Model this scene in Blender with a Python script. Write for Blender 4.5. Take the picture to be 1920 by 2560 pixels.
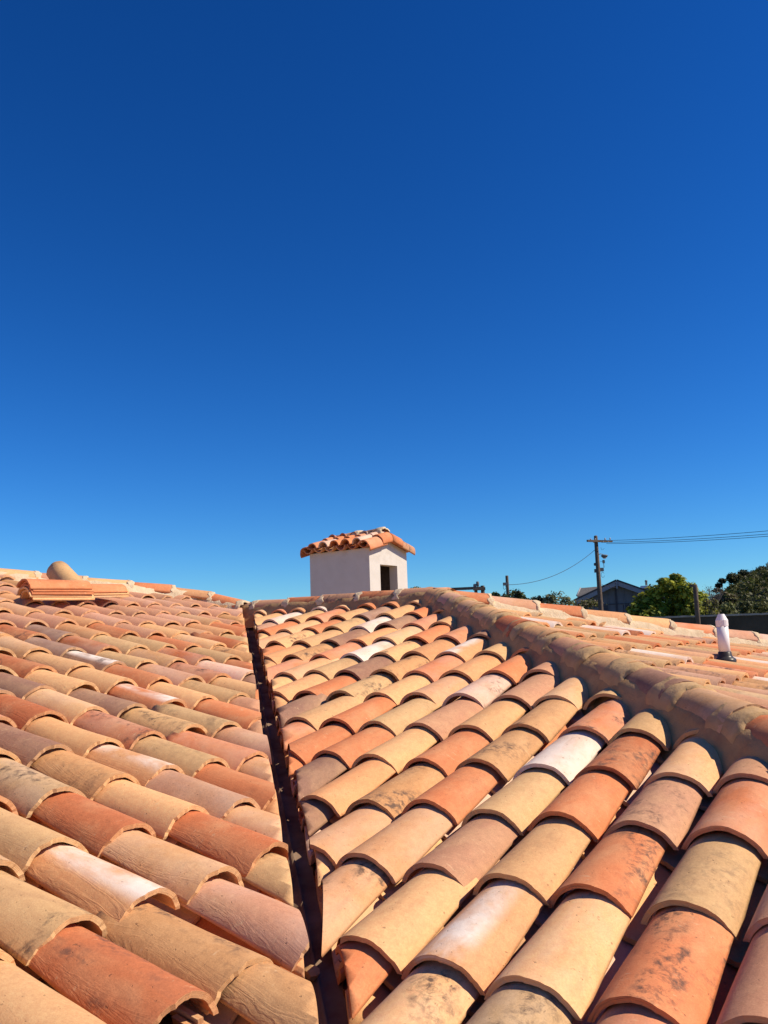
import bpy, bmesh, math, random
import numpy as np
from mathutils import Vector, Matrix
from mathutils.bvhtree import BVHTree

for o in list(bpy.data.objects):
    bpy.data.objects.remove(o, do_unlink=True)
SC = bpy.context.scene
COL = SC.collection

# ------------------------------------------------------------------ camera
FPX = 2144.7                                   # focal length in pixels of the 1920x2560 photograph
YAW, PITCH, ROLL = -0.617754, 0.149772, -0.034947
def cam_axes():
    F = np.array([math.sin(YAW)*math.cos(PITCH), math.cos(YAW)*math.cos(PITCH), math.sin(PITCH)])
    R = np.array([math.cos(YAW), -math.sin(YAW), 0.0]); U = np.cross(R, F)
    c, s = math.cos(ROLL), math.sin(ROLL)
    return c*R+s*U, -s*R+c*U, F
CR, CU, CF = cam_axes()
cam_data = bpy.data.cameras.new('camera'); cam = bpy.data.objects.new('camera', cam_data); COL.objects.link(cam)
cam_data.sensor_fit = 'VERTICAL'; cam_data.sensor_height = 24.0; cam_data.lens = FPX/2560*24.0
cam_data.clip_start = 0.05; cam_data.clip_end = 5000
cam.matrix_world = Matrix(((CR[0], CU[0], -CF[0], 0), (CR[1], CU[1], -CF[1], 0), (CR[2], CU[2], -CF[2], 0), (0, 0, 0, 1)))
SC.camera = cam
def at(u, v, d):                               # world point seen at photo pixel (u, v), d metres ahead
    return (CF + CR*(u-960)/FPX - CU*(v-1280)/FPX)*d
def project(P):
    P = np.atleast_2d(P); z = np.maximum(P@CF, 0.05)
    return np.stack([960+FPX*(P@CR)/z, 1280-FPX*(P@CU)/z], 1), P@CF

# ------------------------------------------------------------------ light
SUN_EL, SUN_AZ = math.radians(43), math.radians(28)     # azimuth from +x towards +y
SDIR = Vector((math.cos(SUN_EL)*math.cos(SUN_AZ), math.cos(SUN_EL)*math.sin(SUN_AZ), math.sin(SUN_EL)))
W = bpy.data.worlds.new('World'); SC.world = W; W.use_nodes = True
wn = W.node_tree.nodes; wl = W.node_tree.links; wn.clear()
sky = wn.new('ShaderNodeTexSky'); sky.sky_type = 'NISHITA'; sky.sun_disc = False
sky.sun_elevation = SUN_EL; sky.sun_rotation = math.pi/2 - SUN_AZ
sky.altitude = 300; sky.air_density = 1.0; sky.dust_density = 0.0; sky.ozone_density = 5.0
hs = wn.new('ShaderNodeHueSaturation'); hs.inputs['Saturation'].default_value = 1.25
gm = wn.new('ShaderNodeGamma'); gm.inputs['Gamma'].default_value = 1.25
bg = wn.new('ShaderNodeBackground'); bg.inputs['Strength'].default_value = 0.079
wo = wn.new('ShaderNodeOutputWorld')
wl.new(sky.outputs[0], hs.inputs['Color']); wl.new(hs.outputs[0], gm.inputs['Color']); mul = wn.new('ShaderNodeMix'); mul.data_type = 'RGBA'; mul.blend_type = 'MULTIPLY'; mul.inputs[0].default_value = 1; mul.inputs[7].default_value = (.41, .66, .835, 1)
wl.new(gm.outputs[0], mul.inputs[6]); wl.new(mul.outputs[2], bg.inputs['Color']); wl.new(bg.outputs[0], wo.inputs[0])
sun_d = bpy.data.lights.new('sun', 'SUN'); sun_d.energy = 5.0; sun_d.angle = math.radians(0.5); sun_d.color = (1.0, 0.865, 0.68)
sun = bpy.data.objects.new('sun', sun_d); COL.objects.link(sun)
sun.rotation_euler = SDIR.to_track_quat('Z', 'Y').to_euler()
vs = SC.view_settings; vs.view_transform = 'Standard'; vs.look = 'None'; vs.exposure = 0.3; vs.gamma = 1.0; vs.use_curve_mapping = False

RND = random.Random(7)

# ------------------------------------------------------------------ object helpers
def tag(o, label=None, cat=None, group=None, kind=None):
    if label: o['label'] = label
    if cat: o['category'] = cat
    if group: o['group'] = group
    if kind: o['kind'] = kind
    return o
def empty(name, loc, label, cat, group=None, kind='thing'):
    o = bpy.data.objects.new(name, None); COL.objects.link(o); o.location = loc; o.empty_display_size = 0.2
    return tag(o, label, cat, group, kind)
def build(name, verts, faces, mat, parent=None, smooth=True, attrs=None, origin=None):
    """verts in world space; stored relative to ORIGIN (default: the parent's place)."""
    V = np.asarray(verts, float).reshape(-1, 3)
    base = np.array(parent.location) if parent is not None and parent.parent is None else np.zeros(3)
    if parent is not None and parent.parent is not None:
        base = np.array(parent.parent.location)+np.array(parent.location)
    org = base if origin is None else np.asarray(origin, float)
    me = bpy.data.meshes.new(name)
    me.from_pydata((V-org).tolist(), [], faces)
    if smooth is True: me.polygons.foreach_set('use_smooth', [True]*len(me.polygons))
    elif smooth is not False: me.polygons.foreach_set('use_smooth', list(smooth))
    for k, arr in (attrs or {}).items():
        arr = np.asarray(arr, float)
        if arr.shape[1] == 4:
            a = me.attributes.new(k, 'FLOAT_COLOR', 'POINT'); a.data.foreach_set('color', arr.ravel())
        else:
            a = me.attributes.new(k, 'FLOAT_VECTOR', 'POINT'); a.data.foreach_set('vector', arr.ravel())
    me.validate(clean_customdata=False); me.update()
    o = bpy.data.objects.new(name, me); COL.objects.link(o)
    if mat: me.materials.append(mat)
    if parent is not None: o.parent = parent
    o.location = org-base
    return o
class MB:
    """collects simple shapes into one mesh"""
    def __init__(s): s.v = []; s.f = []; s.sm = []
    def add(s, v, f, smooth=False):
        n = len(s.v); s.v += [tuple(map(float, p)) for p in v]; s.f += [tuple(i+n for i in q) for q in f]; s.sm += [smooth]*len(f); return s
    def box(s, c, sx, sy, sz, ax=None):
        ax = ax if ax is not None else np.eye(3); c = np.asarray(c, float)
        v = [c+ax[0]*sx*i/2+ax[1]*sy*j/2+ax[2]*sz*k/2 for k in (-1, 1) for j in (-1, 1) for i in (-1, 1)]
        return s.add(v, [(0, 2, 3, 1), (4, 5, 7, 6), (0, 1, 5, 4), (2, 6, 7, 3), (0, 4, 6, 2), (1, 3, 7, 5)])
    def tube(s, pts, rad, n=8, cap=True, smooth=True):
        pts = [np.asarray(p, float) for p in pts]; rad = rad if hasattr(rad, '__len__') else [rad]*len(pts)
        v = []; ref = None
        for i, p in enumerate(pts):
            d = pts[min(i+1, len(pts)-1)]-pts[max(i-1, 0)]; d = d/np.linalg.norm(d)
            if ref is None: ref = np.array([0, 0, 1.]) if abs(d[2]) < .9 else np.array([1., 0, 0])
            a = np.cross(d, ref); a /= np.linalg.norm(a); b = np.cross(d, a); ref = -b if False else ref
            for k in range(n):
                t = 2*math.pi*k/n; v.append(p+rad[i]*(math.cos(t)*a+math.sin(t)*b))
        f = [(i*n+k, i*n+(k+1) % n, (i+1)*n+(k+1) % n, (i+1)*n+k) for i in range(len(pts)-1) for k in range(n)]
        s.add(v, f, smooth)
        if cap:
            m = len(s.v)-len(v); s.f += [tuple(m+k for k in reversed(range(n))), tuple(m+(len(pts)-1)*n+k for k in range(n))]; s.sm += [False]*2
        return s
    def done(s, name, mat, parent=None, attrs=None, origin=None): return build(name, s.v, s.f, mat, parent, s.sm, attrs, origin)

# ------------------------------------------------------------------ materials
def new_mat(name):
    m = bpy.data.materials.new(name); m.use_nodes = True; n = m.node_tree.nodes; n.clear()
    out = n.new('ShaderNodeOutputMaterial'); b = n.new('ShaderNodeBsdfPrincipled'); m.node_tree.links.new(b.outputs[0], out.inputs[0])
    b.inputs['Roughness'].default_value = 0.85; b.inputs['Specular IOR Level'].default_value = 0.25
    return m, n, m.node_tree.links, b
def noise(n, l, vec, scale, detail=4, rough=.55, dist=0.0):
    t = n.new('ShaderNodeTexNoise'); t.inputs['Scale'].default_value = scale; t.inputs['Detail'].default_value = detail
    t.inputs['Roughness'].default_value = rough; t.inputs['Distortion'].default_value = dist
    if vec is not None: l.new(vec, t.inputs['Vector'])
    return t.outputs['Fac']
def ramp(n, l, fac, stops):
    r = n.new('ShaderNodeValToRGB'); e = r.color_ramp.elements
    while len(e) > 1: e.remove(e[0])
    e[0].position = stops[0][0]; c = stops[0][1]; e[0].color = (c, c, c, 1) if not hasattr(c, '__len__') else (*c, 1)
    for p, c in stops[1:]:
        q = e.new(p); q.color = (c, c, c, 1) if not hasattr(c, '__len__') else (*c, 1)
    l.new(fac, r.inputs[0]); return r.outputs[0]
def mix(n, l, fac, a, b, mode='MIX'):
    m = n.new('ShaderNodeMix'); m.data_type = 'RGBA'; m.blend_type = mode
    for s, x in ((0, fac), (6, a), (7, b)):
        if hasattr(x, 'is_linked') or hasattr(x, 'links'): l.new(x, m.inputs[s])
        elif s == 0: m.inputs[0].default_value = x
        else: m.inputs[s].default_value = (*x, 1)
    return m.outputs[2]
def math_n(n, l, op, a, b=None, clamp=False):
    m = n.new('ShaderNodeMath'); m.operation = op; m.use_clamp = clamp
    for i, x in enumerate((a, b)):
        if x is None: continue
        if hasattr(x, 'links'): l.new(x, m.inputs[i])
        else: m.inputs[i].default_value = x
    return m.outputs[0]
def scaled(n, l, vec, s):
    m = n.new('ShaderNodeVectorMath'); m.operation = 'MULTIPLY'; l.new(vec, m.inputs[0]); m.inputs[1].default_value = s; return m.outputs[0]
def bump(n, l, b, h, strength, dist):
    k = n.new('ShaderNodeBump'); k.inputs['Strength'].default_value = strength; k.inputs['Distance'].default_value = dist
    l.new(h, k.inputs['Height']); l.new(k.outputs[0], b.inputs['Normal']); return k

def clay_material():
    """fired clay: tint and wear come from each tile's own attributes, the pattern from its own surface coordinates"""
    m, n, l, b = new_mat('fired_clay')
    def attr(name):
        a = n.new('ShaderNodeAttribute'); a.attribute_name = name; return a
    tint = attr('tint').outputs['Color']; tuv = attr('tuv').outputs['Vector']; wr = n.new('ShaderNodeSeparateXYZ'); l.new(attr('wear').outputs['Vector'], wr.inputs[0])
    stain, bloom, rough = wr.outputs[0], wr.outputs[1], wr.outputs[2]
    # broad flame marks of the kiln
    big = noise(n, l, scaled(n, l, tuv, (7, 5, 1)), 1.0, 3, .5, .6)
    c = mix(n, l, ramp(n, l, big, [(.42, 0.0), (.74, .36)]), tint, (0.68, 0.42, 0.21))
    big2 = noise(n, l, scaled(n, l, tuv, (9, 3.5, 1.7)), 1.0, 4, .6, .9)
    c = mix(n, l, ramp(n, l, big2, [(.54, 0.0), (.78, .34)]), c, (0.33, 0.15, 0.085))
    mid = noise(n, l, tuv, 42, 5, .65)
    fine = noise(n, l, tuv, 190, 3, .7)
    c = mix(n, l, .22, c, ramp(n, l, fine, [(.30, .2), (.70, .8)]), 'OVERLAY')
    c = mix(n, l, .22, c, ramp(n, l, mid, [(.25, .22), (.75, .78)]), 'OVERLAY')
    # white bloom
    bl = noise(n, l, scaled(n, l, tuv, (6, 4, 1)), 1.0, 5, .6, .3)
    fac = math_n(n, l, 'MULTIPLY', ramp(n, l, bl, [(.36, 0), (.58, 1)]), bloom)
    c = mix(n, l, fac, c, (0.80, 0.68, 0.58))
    # pale scuffs drawn across the tile
    sc = noise(n, l, scaled(n, l, tuv, (26, 95, 1)), 1.0, 4, .7, .2)
    sc2 = noise(n, l, tuv, 7, 2, .5)
    fac = math_n(n, l, 'MULTIPLY', ramp(n, l, sc, [(.60, 0), (.70, .75)]), ramp(n, l, sc2, [(.47, 0), (.62, 1)]))
    c = mix(n, l, fac, c, (0.68, 0.47, 0.27))
    # soot spots
    sp = noise(n, l, scaled(n, l, tuv, (24, 30, 1)), 1.0, 5, .72, .3)
    sp2 = noise(n, l, scaled(n, l, tuv, (7, 5, 2)), 1.0, 3, .55)
    fac = math_n(n, l, 'MULTIPLY', ramp(n, l, sp, [(.46, 0), (.63, .95)]), ramp(n, l, sp2, [(.47, 0), (.61, .9)]))
    fac = math_n(n, l, 'MULTIPLY', fac, stain)
    c = mix(n, l, fac, c, (0.075, 0.05, 0.042))
    pits = noise(n, l, tuv, 60, 3, .6)
    pit = ramp(n, l, pits, [(.67, 0), (.73, 1)])
    c = mix(n, l, math_n(n, l, 'MULTIPLY', pit, .55), c, (0.13, 0.07, 0.04))
    l.new(c, b.inputs['Base Color'])
    # relief: fine grain, drawn ridges along the flanks, pits
    g = noise(n, l, tuv, 260, 3, .6)
    w = noise(n, l, scaled(n, l, tuv, (15, 3.0, 1)), 1.0, 5, .55, .8)
    w = ramp(n, l, w, [(.40, 0), (.46, .9), (.50, .15), (.56, .8), (.60, 0), (.68, .6)])
    w = math_n(n, l, 'MULTIPLY', w, rough)
    lump = noise(n, l, tuv, 24, 3, .5)
    h = math_n(n, l, 'ADD', math_n(n, l, 'MULTIPLY', g, .22), w)
    h = math_n(n, l, 'ADD', h, math_n(n, l, 'MULTIPLY', lump, .7))
    h = math_n(n, l, 'SUBTRACT', h, math_n(n, l, 'MULTIPLY', pit, .5))
    bump(n, l, b, h, .55, .004)
    b.inputs['Roughness'].default_value = 0.8; b.inputs['Specular IOR Level'].default_value = 0.3
    return m
CLAY = clay_material()
def grainy(name, col_a, col_b, scale, rough=.9, bstr=.5, bdist=.004, detail=6, spots=None):
    m, n, l, b = new_mat(name)
    tc = n.new('ShaderNodeTexCoord').outputs['Object']
    f = noise(n, l, tc, scale, detail, .62, .3)
    c = mix(n, l, ramp(n, l, f, [(.32, 0), (.68, 1)]), col_a, col_b)
    if spots:
        s = noise(n, l, tc, spots[1], 4, .6); c = mix(n, l, ramp(n, l, s, [(.58, 0), (.70, .8)]), c, spots[0])
    l.new(c, b.inputs['Base Color']); b.inputs['Roughness'].default_value = rough
    h = math_n(n, l, 'ADD', noise(n, l, tc, scale*4, 5, .7), noise(n, l, tc, scale, 3, .5))
    bump(n, l, b, h, bstr, bdist)
    return m
MORTAR = grainy('sand_mortar', (0.47, 0.295, 0.14), (0.38, 0.22, 0.10), 9, .95, .6, .008, 6, ((0.30, 0.15, 0.085), 4.5))
CREAM = grainy('cream_mortar', (0.70, 0.56, 0.38), (0.56, 0.42, 0.26), 14, .95, .6, .010)
JOINT = grainy('pale_sand_mortar', (0.54, 0.355, 0.18), (0.43, 0.265, 0.125), 11, .95, .6, .006)
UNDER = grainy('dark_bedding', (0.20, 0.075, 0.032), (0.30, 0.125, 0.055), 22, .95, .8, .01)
ZINC = grainy('weathered_zinc', (0.46, 0.45, 0.43), (0.30, 0.28, 0.25), 12, .55, .2, .002, 5, ((0.2, 0.12, 0.08), 7))
PLASTER = grainy('smooth_plaster', (0.65, 0.61, 0.56), (0.60, 0.555, 0.50), 5, .9, .35, .006, 6, ((0.52, 0.46, 0.40), 2.2))
SOOT = grainy('dark_lining', (0.16, 0.13, 0.11), (0.09, 0.07, 0.06), 14, .95)
PVC = grainy('white_pipe', (0.78, 0.76, 0.76), (0.77, 0.75, 0.75), 6, .45, .02, .0005)
RUBBER = grainy('black_rubber', (0.035, 0.033, 0.033), (0.05, 0.045, 0.043), 20, .35, .1, .001)
WOOD = grainy('weathered_timber', (0.085, 0.062, 0.048), (0.15, 0.115, 0.09), 8, .9, .5, .01)
METAL = grainy('grey_metal', (0.10, 0.105, 0.11), (0.16, 0.165, 0.17), 20, .5, .1, .001)
WIRE = grainy('black_cable', (0.02, 0.02, 0.025), (0.035, 0.035, 0.04), 30, .6, .1, .001)
GUTTER = grainy('dirty_valley_metal', (0.13, 0.065, 0.035), (0.25, 0.19, 0.14), 7, .9, .4, .004, 5, ((0.11, .06, .04), 5))
GLAZED = grainy('pale_insulator', (0.55, 0.52, 0.48), (0.40, 0.37, 0.34), 20, .3, .1, .001)

# ------------------------------------------------------------------ roof planes (crest planes of the cover tiles)
PM, PL_, PR = 0.261898, 0.248515, math.radians(13.5)
S_M, S_L, EXPO, SKEW = 0.242475, 0.231713, 0.37, 0.030935
P0 = np.array([-1.91558, 2.178016, -0.639957]); P1 = np.array([-2.906413, 1.928694, -0.328965])
EX_M = np.array([1., 0, 0]); EY_M = np.array([0, math.cos(PM), math.sin(PM)]); N_M = np.cross(EX_M, EY_M)
AL = np.array([math.cos(PL_)*math.cos(SKEW), math.cos(PL_)*math.sin(SKEW), -math.sin(PL_)]); BL = np.array([math.sin(SKEW), -math.cos(SKEW), 0])
EX_L, EY_L = -BL, -AL; N_L = np.cross(EX_L, EY_L)
EX_R = np.array([0, 1., 0]); EY_R = np.array([-math.cos(PR), 0, math.sin(PR)]); N_R = np.cross(EX_R, EY_R)
APEX = np.array([-3.669, 5.863, 0.34])
def z_m(x, y): return P0[2]+(y-P0[1])*math.tan(PM)
def z_l(x, y): return P1[2]-((x-P1[0])*N_L[0]+(y-P1[1])*N_L[1])/N_L[2]
def z_r(x, y): return APEX[2]-(x-APEX[0])*math.tan(PR)
HIP_D = np.array([2.97, -2.644])/np.hypot(2.97, 2.644); HIP_N = np.array([-HIP_D[1], HIP_D[0]])      # HIP_N points into the right slope
def hip_pt(t):
    q = APEX[:2]+HIP_D*t; return np.array([q[0], q[1], z_m(*q)])
REAR_D = np.array([1.92, 2.24])/np.hypot(1.92, 2.24); REAR_N = np.array([REAR_D[1], -REAR_D[0]])      # into the right slope
VAL_D = np.array([.7235, -.6903]); VAL_N = np.array([.6903, .7235])                                   # VAL_N points into the middle slope
CUT_L, CUT_M = np.array([-1.36, 1.565]), np.array([-1.30, 1.644])
LRIDGE = np.array([[-7.75, 0.5, .86], [-7.40, 2.6, .82], [-7.10, 4.05, .765], [-6.92, 4.55, .715], [-6.62, 5.08, .655], [-6.50, 5.46, .62], [-6.27, 5.76, .56], [-5.80, 5.84, .43]])

# ------------------------------------------------------------------ clay tiles
TINT = {'o': (.64, .215, .085), 'r': (.50, .155, .06), 'y': (.72, .40, .18), 't': (.68, .33, .145), 'g': (.58, .355, .165), 'm': (.30, .155, .10),
        'n': (.53, .265, .15), 'w': (.74, .52, .39), 'p': (.70, .43, .31), 'b': (.57, .295, .125), 'q': (.60, .295, .175)}
PLAIN = {'o': 'salmon', 'w': 'whitened', 'm': 'mauve-brown', 'g': 'greyish sand'}
_topo = {}
def barrel(na, ny, L, w0, w1, h0, h1, th, rng, wob=1.0, theta=1.17):
    """curved tile: x across, y from the lower lip up the slope, z up; returns verts, faces, smooth flags, surface coordinates, rim flags"""
    a = np.linspace(0, math.pi, na+1); y = np.linspace(0, 1, ny+1)
    ph = rng.uniform(0, 6.28, 12); am = rng.normal(0, 1, 6)
    A, Y = np.meshgrid(a, y)
    sk = 1+.03*am[0]*np.cos(A+ph[0])*wob
    bow = .0022*am[1]*np.sin(3.1*Y+ph[1])*wob
    Bq = (A/math.pi*2-1)*theta; ct = math.cos(theta)
    def shell(off):
        w = (w0+(w1-w0)*Y)*sk-off*1.1; h = (h0+(h1-h0)*Y)*(1+.03*am[2]*np.sin(2*A+ph[2])*wob)-off
        r = 1+.006*np.sin(5*A+9*Y+ph[3])*wob
        edge = .0026*(np.sin(6.3*A+ph[4])+.5*np.sin(14*A+ph[5])+.35*np.sin(27*A+ph[6]))*wob
        X = w*np.sin(Bq)/math.sin(theta)*r; Z = h*(np.cos(Bq)-ct)/(1-ct)*r+bow; YY = Y*L+edge*(1-Y)**2+edge[:, ::-1]*Y**2*.8
        return np.stack([X, YY, Z], -1).reshape(-1, 3)
    V = np.concatenate([shell(0), shell(th)])
    arc = (A-math.pi/2)*w0*.85
    off = rng.uniform(-40, 40, 2)
    T = np.stack([arc+off[0], Y*L+off[1], np.full_like(A, rng.uniform(0, 50))], -1).reshape(-1, 3); T = np.concatenate([T, T+[.3, .3, 0]])
    n = na+1; m = n*(ny+1)
    V = np.concatenate([V, V[:n], V[m:m+n]]); T = np.concatenate([T, T[:n]+[0, 0, 60], T[m:m+n]+[0, 0, 60]])    # the lip's own ring: raw clay, with sunlit paleness painted into its tint
    k = (na, ny)
    if k not in _topo:
        F = []; S = []
        for j in range(ny):
            for i in range(na):
                q = j*n+i; F.append((q, q+1, q+n+1, q+n)); S.append(True); F.append((m+q+n, m+q+n+1, m+q+1, m+q)); S.append(True)
        for i in range(na):
            e = 2*m+i; F.append((e+1, e, e+n, e+n+1)); S.append(False); q = ny*n+i; F.append((q, q+1, m+q+1, m+q)); S.append(False)
        for j in range(ny):
            q = j*n; F.append((q, q+n, m+q+n, m+q)); S.append(False); q = j*n+na; F.append((q+n, q, m+q, m+q+n)); S.append(False)
        _topo[k] = (F, S)
    F, S = _topo[k]
    return V, F, S, T
def cut(V, F, S, T, planes):
    """keeps the part of a tile on the +normal side of each plane, with the sawn face closed"""
    todo = []
    for co, no in planes:
        d = (V-np.asarray(co))@np.asarray(no)
        if (d < 0).all(): return None
        if (d < 0).any(): todo.append((co, no))
    if not todo: return V, F, S, T
    bm = bmesh.new(); lay = bm.verts.layers.float_vector.new('tuv'); bv = []
    for p, t in zip(V, T):
        v = bm.verts.new(p); v[lay] = t; bv.append(v)
    for f, s in zip(F, S): bm.faces.new([bv[i] for i in f]).smooth = s
    for co, no in todo:
        g = bm.verts[:]+bm.edges[:]+bm.faces[:]
        r = bmesh.ops.bisect_plane(bm, geom=g, dist=1e-5, plane_co=Vector(co), plane_no=-Vector(no), clear_outer=True)
        ed = [e for e in r['geom_cut'] if isinstance(e, bmesh.types.BMEdge)]
        if ed:
            nf = bmesh.ops.holes_fill(bm, edges=ed, sides=0)['faces']
            for f in nf: f.smooth = False
    if not bm.faces: bm.free(); return None
    bm.verts.index_update()
    out = (np.array([v.co[:] for v in bm.verts]), [tuple(v.index for v in f.verts) for f in bm.faces], [f.smooth for f in bm.faces], np.array([v[lay][:] for v in bm.verts]))
    bm.free(); return out
class Tile:
    pass
def make_tile(name, O, ex, ey, ez, key, rng, dims=None, planes=(), tilt=(0, 0, 0), L=.445, flip=False, near=False, th=.0145, wob=1.0, theta=1.17, rim=0.0):
    """one tile standing in the world; key is a tint letter, '*' for soot spots"""
    t = Tile(); t.name = name; t.O = np.asarray(O, float)
    w0, w1, h0, h1 = dims or (.1175, .097, .079, .0475)
    dep = float(t.O@CF); px, _ = project(t.O)
    ds = rng.normal(1, .018*wob, 4); w0, w1, h0, h1 = w0*ds[0], w1*ds[1], h0*ds[2], h1*min(ds[3], 1.02)
    na, ny = (26, 9) if dep < 3.6 else (16, 5) if dep < 7.5 else (12, 3)
    if name == 'pan': na, ny = 10, 4
    V, F, S, T = barrel(na, ny, L, w0, w1, h0, h1, th, rng, wob, theta)
    fl0 = T[0, 0]+math.pi/2*w0*.85; z0 = T[0, 2]
    if flip: V = V*[1, 1, -1]
    rx, ry, rz = tilt
    M = np.array((Matrix.Rotation(rz, 3, 'Z') @ Matrix.Rotation(rx, 3, 'X') @ Matrix.Rotation(ry, 3, 'Y')))
    V = V@M.T
    V = t.O+V[:, :1]*ex+V[:, 1:2]*ey+V[:, 2:]*ez
    r = cut(V, F, S, T, planes)
    if r is None: return None
    t.V, t.F, t.S, t.T = r
    k = key[0]; v = rng.uniform(.88, 1.1); hue = rng.normal(0, .018)
    t.tint = np.clip(np.array(TINT[k])*v*[1+hue, 1, 1-hue], 0, .9); t.key = key
    t.wear = np.array([1.0 if '*' in key else (.35 if k in 'bg' else .10)*rng.uniform(.2, 1.6), {'w': .85, 'p': .28}.get(k, .14 if rng.random() < .25 else .0), rng.uniform(.02, .12)])
    if '^' in key: t.wear[1] = 1.0
    if '~' in key: t.wear[2] = rng.uniform(.2, .48)
    fk = np.clip((np.abs(t.T[:, 0]-fl0)/w0-.25)/.75, 0, 1); t.wearv = np.tile(t.wear, (len(t.V), 1)); t.wearv[:, 2] *= .12+.88*fk
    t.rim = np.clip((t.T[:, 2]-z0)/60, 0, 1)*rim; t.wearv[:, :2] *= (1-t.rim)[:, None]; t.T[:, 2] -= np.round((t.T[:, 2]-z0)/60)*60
    if '^' in key: t.wearv[:, 1] *= np.clip(1.25-2.2*fk, 0, 1)
    q, dd = project(t.V[::7]); inside = ((q[:, 0] > 0) & (q[:, 0] < 1920) & (q[:, 1] > 0) & (q[:, 1] < 2560) & (t.V[::7]@CF > .1))
    t.score = inside.mean()*np.prod(np.ptp(q[inside], axis=0)+1) if inside.any() else 0.0
    return t
def attrs_of(t):
    n = len(t.V)
    c = t.tint+(np.array([.80, .50, .24])*.6+t.tint*.4-t.tint)*t.rim[:, None]  # lip tint made paler: bare clay plus painted sunlight
    return {'tint': np.c_[np.clip(c, 0, 1), np.ones(n)], 'wear': t.wearv, 'tuv': t.T}
def place_tile(t, parent, name=None, label=None):
    o = build(name or t.name, t.V, t.F, CLAY, parent, t.S, attrs_of(t), origin=t.O)
    if label: o['label'] = label
    return o
def merge_tiles(name, ts, parent, kind='stuff'):
    ts = [t for t in ts if t is not None]
    if not ts: return None
    V = []; F = []; S = []; A = {'tint': [], 'wear': [], 'tuv': []}; n = 0
    for t in ts:
        V.append(t.V); F += [tuple(i+n for i in f) for f in t.F]; S += list(t.S); n += len(t.V)
        for k, a in attrs_of(t).items(): A[k].append(a)
    o = build(name, np.concatenate(V), F, CLAY, parent, S, {k: np.concatenate(a) for k, a in A.items()})
    o['kind'] = kind; return o
PART_LABEL = {'w': 'whitened pale tile', 'm': 'dark mauve-brown tile', 'p': 'pale pink tile'}
def lay(parent, covers, pans, limit=100):
    covers = sorted([t for t in covers if t is not None], key=lambda t: -t.score)
    for t in covers[:limit]:
        lab = PART_LABEL.get(t.key[0]) or ('tile speckled with black soot' if '*' in t.key else None)
        place_tile(t, parent, 'cover_tile', lab)
    merge_tiles('roof_tile_field', covers[limit:], parent)
    merge_tiles('channel_tile_field', pans, parent)

# measured unevenness of the laid tiles, in millimetres (across, up the slope)
OFF_M={(0,0):(10,18),(0,1):(-13,6),(0,2):(-5,9),(0,3):(-1,5),(0,4):(-20,16),(0,5):(-7,7),(1,2):(11,0),(1,3):(9,-10),(1,4):(-3,-13),(1,5):(1,-7),(-1,-1):(10,-27),(-1,0):(6,-21),(-1,1):(-9,14),(-1,2):(-2,-5),(-1,3):(-1,7),(-1,4):(1,4),(-1,5):(-4,13),(-2,-2):(2,2),(-2,-1):(-1,-8),(-2,0):(7,-11),(-2,1):(3,0),(-2,2):(12,5),(-2,3):(5,2),(-2,4):(10,-6),(-2,5):(-7,10),(-3,-4):(2,10),(-3,-3):(-3,-1),(-3,-2):(-1,-10),(-3,-1):(11,-21),(-3,0):(16,-26),(-3,1):(10,5),(-3,2):(32,-8),(-3,3):(9,-19),(-4,-5):(-32,32),(-4,-4):(-29,32),(-4,-3):(-12,11),(-4,-2):(-17,11),(-4,-1):(-4,8),(-4,0):(27,-18),(-5,-6):(-21,27),(-5,-5):(-32,32),(-5,-4):(-8,25),(-5,-3):(-4,2),(-5,-2):(-2,2),(-6,-8):(-24,11),(-6,-7):(-14,1),(-6,-6):(-2,-5),(-6,-5):(-21,13),(-6,-4):(-19,10),(-6,-3):(-11,-2),(-7,-8):(13,0),(-7,-7):(12,-13),(-7,-6):(-5,3),(-7,-5):(7,-6),(-7,-4):(0,-9),(-8,-9):(-10,8),(-8,-8):(3,-5),(-8,-7):(-11,15),(-8,-6):(-10,-1),(-8,-5):(-19,0),(-9,-9):(2,-19),(-9,-8):(-2,-19),(-9,-7):(13,-32),(-9,-6):(32,-32),(-10,-8):(32,-32),(-10,-9):(32,-28),(-10,-10):(32,-22),}
OFF_L={(0,0):(-9,-27),(1,0):(20,3),(2,0):(23,13),(3,0):(32,32),(1,1):(3,-23),(2,1):(11,8),(3,1):(14,6),(2,2):(-13,18),(3,2):(7,6),(4,2):(-29,1),(3,3):(6,1),(4,3):(-9,-12),(0,-1):(-11,-26),(1,-1):(11,6),(2,-1):(-1,-18),(0,-2):(-3,-7),(1,-2):(-5,-8),(0,-3):(25,16),(1,-3):(-16,-29),(0,-4):(-25,-25),(-1,-1):(6,10),(-1,-2):(-2,8),(-1,-3):(-14,-6),(-1,-4):(15,25),(-1,-5):(5,18),(-1,-6):(-5,4),(-2,-2):(-7,6),(-2,-3):(4,16),(-2,-4):(11,24),(-2,-5):(0,-3),(-2,-6):(-3,0),(-2,-7):(-9,2),(-3,-3):(-7,-11),(-3,-4):(-5,-19),(-3,-5):(-5,-6),(-3,-6):(-17,-5),(-3,-7):(-5,3),(-3,-8):(-10,1),(-3,-9):(7,8),(-4,-6):(-7,-17),(-4,-7):(-2,0),(-4,-8):(-18,-19),(-4,-9):(-21,-18),}
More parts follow.
